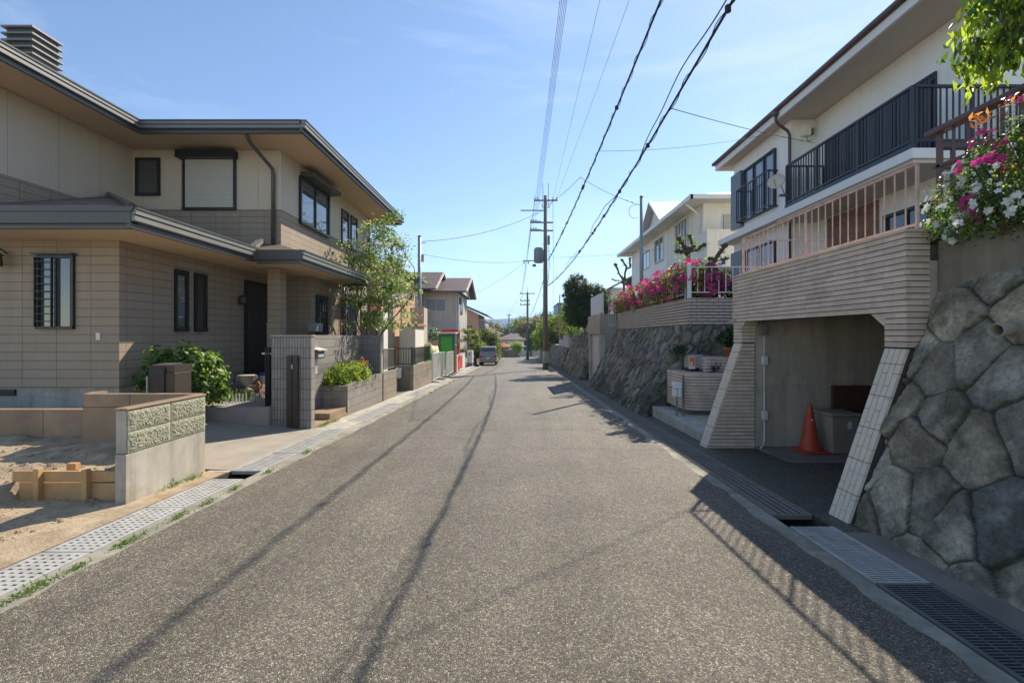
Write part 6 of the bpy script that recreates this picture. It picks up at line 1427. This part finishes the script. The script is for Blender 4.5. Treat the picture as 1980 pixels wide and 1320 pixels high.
def pole(name, lab, x, y, ztop, r=.14, arms=()):
    t = thing(name, lab, 'utility pole', (x, y, gzz(y))); MB().path([(x, y, gzz(y)-.2), (x, y, ztop)], [r*1.25, r*.8], 12).build('shaft', M['pole'], t, smooth=True)
    for (z, a, b) in arms:
        c_ = MB().box(x+a, x+b, y-.12, y-.04, z-.05, z+.05).build('crossarm', M['galv_dark'], t)
        for k in range(3): m = MB(); insul(m, x+a+.08+(b-a-.16)*k/2, y-.08, z+.05, .2); m.build('insulator', M['porc'], c_)
    MB().tube((x+.0, y, ztop), (x, y, ztop+.8), .025, .02, 6).build('lightning_rod', M['galv_dark'], t); return t
pole('utility_pole', 'second utility pole, thinner in the distance left of the nearest one', .98, 58, 7.0, .15, ((6.85, -1.0, .9), (5.95, -.95, .3), (5.45, -.95, .3)))
pole('utility_pole', 'short far utility pole in front of the tile-roofed houses', -2.1, 90, 5.7, .13, ((5.5, -.5, .4),))
t = thing('steel_pole', 'slender grey steel pole rising above the airy tree on the left', 'pole', (-5.44, 25, -.6)); MB().tube((-5.44, 25, -.6), (-5.44, 25, 6.95), .12, .09, 10).build('shaft', M['steelpole'], t, smooth=True); MB().box(-5.34, -5.2, 24.95, 25.05, 5.6, 6.0).box(-5.36, -5.1, 24.98, 25.02, 6.6, 6.63).build('fitting', M['galv'], t); MB().lathe([(.1, 0), (.11, .05), (.03, .09)], (-5.44, 25, 6.95), 10).build('cap', M['galv_dark'], t)
CG = 'overhead cables along the street'
CURVE = {}
def on(key, D): return min(CURVE[key], key=lambda p: abs(p.y-D)).copy()
def wire(lab, pts, r, sag=0, name='overhead_cable', group=CG, n=28, nubs=0, lash=0, seed=0):
    """pts: control points joined smoothly; parabola sag over the whole span"""
    P = [Vector(p) for p in pts]; out = []
    if len(P) == 2: out = [P[0].lerp(P[1], i/n)-Vector((0, 0, 4*sag*(i/n)*(1-i/n))) for i in range(n+1)]
    else:
        a, b, c = P; tb = (a-b).length/((a-b).length+(b-c).length)
        for i in range(n+1):
            s = i/n; out.append(a*((s-tb)*(s-1)/(tb)) + b*(s*(s-1)/(tb*(tb-1))) + c*(s*(s-tb)/(1-tb)))
    CURVE[lab] = out; m = MB(); m.path(out, r, 6)
    rg = random.Random(seed)
    if lash:
        k = n*10; hel = []
        for i in range(k+1):
            f = i/k*n; j = min(n-1, int(f)); q = out[j].lerp(out[j+1], f-j); th = i*.55; rr = r*1.9
            hel.append(q+Vector((math.cos(th)*rr, 0, math.sin(th)*rr)))
        m.path(hel, r*.38, 4)
        if lash > 1:
            hel = []
            for i in range(k+1):
                f = i/k*n; j = min(n-1, int(f)); q = out[j].lerp(out[j+1], f-j); w = .05+.05*math.sin(i*.09+seed); hel.append(q+Vector((-w, 0, w*.8+.03*math.sin(i*.31))))
            m.path(hel, r*.5, 4)
    for i in range(nubs):
        f = rg.random()*n; j = min(n-1, int(f)); q = out[j].lerp(out[j+1], f-j); m.lathe([(r*.6, -r*2.5), (r*2.2, -r*2), (r*2.2, r*2), (r*.6, r*2.5)], q, 6)
    return tag(m.build(name, M['wire'], smooth=True), lab, 'cable', group)
for k in range(5):
    wire('%s of the five bunched power lines left of the utility pole' % ['leftmost', 'second from the left', 'middle', 'second from the right', 'rightmost'][k], [(.86+.09*k, 31.9, 9.5+.12*k), (1.13+.05*k, 13, 11.0+.02*k), (1.22+.07*k, -5, 12.9)], .0065, nubs=6, seed=k)
wire('thin single wire climbing from the pole crossarm, left of the two thin wires', [(2.3, 31.9, 11.1), (2.46, 14.1, 11.9), (2.7, -5, 13.2)], .006, nubs=3)
wire('thin single wire climbing from the pole crossarm, right of the two thin wires', [(2.55, 31.9, 11.1), (3.33, 14.0, 11.8), (4.2, -5, 13)], .006, nubs=2)
wire('thick black lashed cable, the upper of the two heavy ones', [(1.95, 31.9, 6.8), (2.50, 8.15, 7.55), (2.85, -6, 9.2)], .021, nubs=12, lash=1, seed=4, n=40)
wire('thick black cable with loose loops, the lower of the two heavy ones', [(1.95, 31.9, 5.05), (2.36, 6.95, 5.2), (2.22, -6, 6.3)], .017, nubs=16, lash=2, seed=9, n=40)
wire('thin service drop from the lower heavy cable to the white house', [on('thick black cable with loose loops, the lower of the two heavy ones', 6.95), px(1575, 276, 13.5)], .007, .05, group=None, nubs=1)
wire('thin service drop from the upper heavy cable to the white house eave', [on('thick black lashed cable, the upper of the two heavy ones', 13.9), px(1470, 263, 14.6)], .006, .12, group=None)
wire('service wire ending with a loop at the steel pole behind the azaleas', [px(1122, 343, 17), (4.62, 17.5, 6.55)], .010, .1, group=None, nubs=2)
m = MB(); c = Vector((4.45, 17.45, 6.3)); m.path([c+Vector((.24*math.cos(a_*.4)-.08, 0, .26*math.sin(a_*.4))) for a_ in range(3, 14)], .008, 5); tag(m.build('cable_loop', M['wire']), 'drip loop of cable hanging beside the steel pole top', 'cable')
wire('wire from the utility pole top to the cable joint in mid air', [(1.85, 31.9, 10.6), px(1122, 343, 17)], .010, .1, group=None)
wire('long wire from the left steel pole up to the utility pole', [px(813, 467, 25), (1.7, 31.9, 10.3)], .012, .45, group=None)
wire('lower long wire from the left steel pole to the pole bracket', [px(820, 492, 25), (.4, 31.9, 6.75)], .010, .25, group=None)
wire('wire running from the utility pole bracket to the beige gabled house', [(.4, 31.9, 6.7), px(905, 572, 41)], .010, .25, group=None)
wire('wire crossing from the utility pole to the cream house eave', [(1.95, 31.9, 7.0), px(1300, 478, 27.4)], .008, .15, group=None)
wire('upper wire from the nearest pole on to the second utility pole', [(1.05, 31.9, 11.1), (.2, 57.9, 7.1)], .012, .3, group='cables beyond the nearest pole')
wire('middle wire from the nearest pole on to the second utility pole', [(.78, 31.9, 9.5), (.15, 57.9, 6.1)], .012, .3, group='cables beyond the nearest pole')
wire('lower wire from the nearest pole on to the second utility pole', [(.78, 31.9, 8.9), (.15, 57.9, 5.6)], .012, .3, group='cables beyond the nearest pole')
wire('heavy low cable from the nearest pole to the second pole', [(1.7, 32.1, 5.6), (1.05, 57.9, 3.6)], .02, .35, group='cables beyond the nearest pole')
wire('upper far wire between the second and third utility poles', [(.2, 58, 7.1), (-2.4, 90, 5.6)], .012, .3, group='cables beyond the second pole')
wire('lower far wire between the second and third utility poles', [(1, 58, 4.6), (-2.1, 90, 4.4)], .015, .3, group='cables beyond the second pole')
wire('slack wire from the nearest pole down to the far right garden', [(2.3, 31.9, 10.9), (4.4, 60, 5.6)], .012, .4, group=None)

# ================================================================ AIR
m = MB(); m.box(-4200, 4200, -60, 3200, -40, 170)
hz = m.build('haze', M['wire']); hz.data.materials.clear(); tag(hz, kind='stuff')
hm = bpy.data.materials.new('haze'); hm.use_nodes = True; n_ = hm.node_tree; n_.nodes.clear()
vo = n_.nodes.new('ShaderNodeVolumePrincipled'); vo.inputs['Density'].default_value = .00038; vo.inputs['Color'].default_value = (.38, .62, 1, 1); vo.inputs['Anisotropy'].default_value = .3
oo = n_.nodes.new('ShaderNodeOutputMaterial'); n_.links.new(vo.outputs[0], oo.inputs['Volume']); hz.data.materials.append(hm)
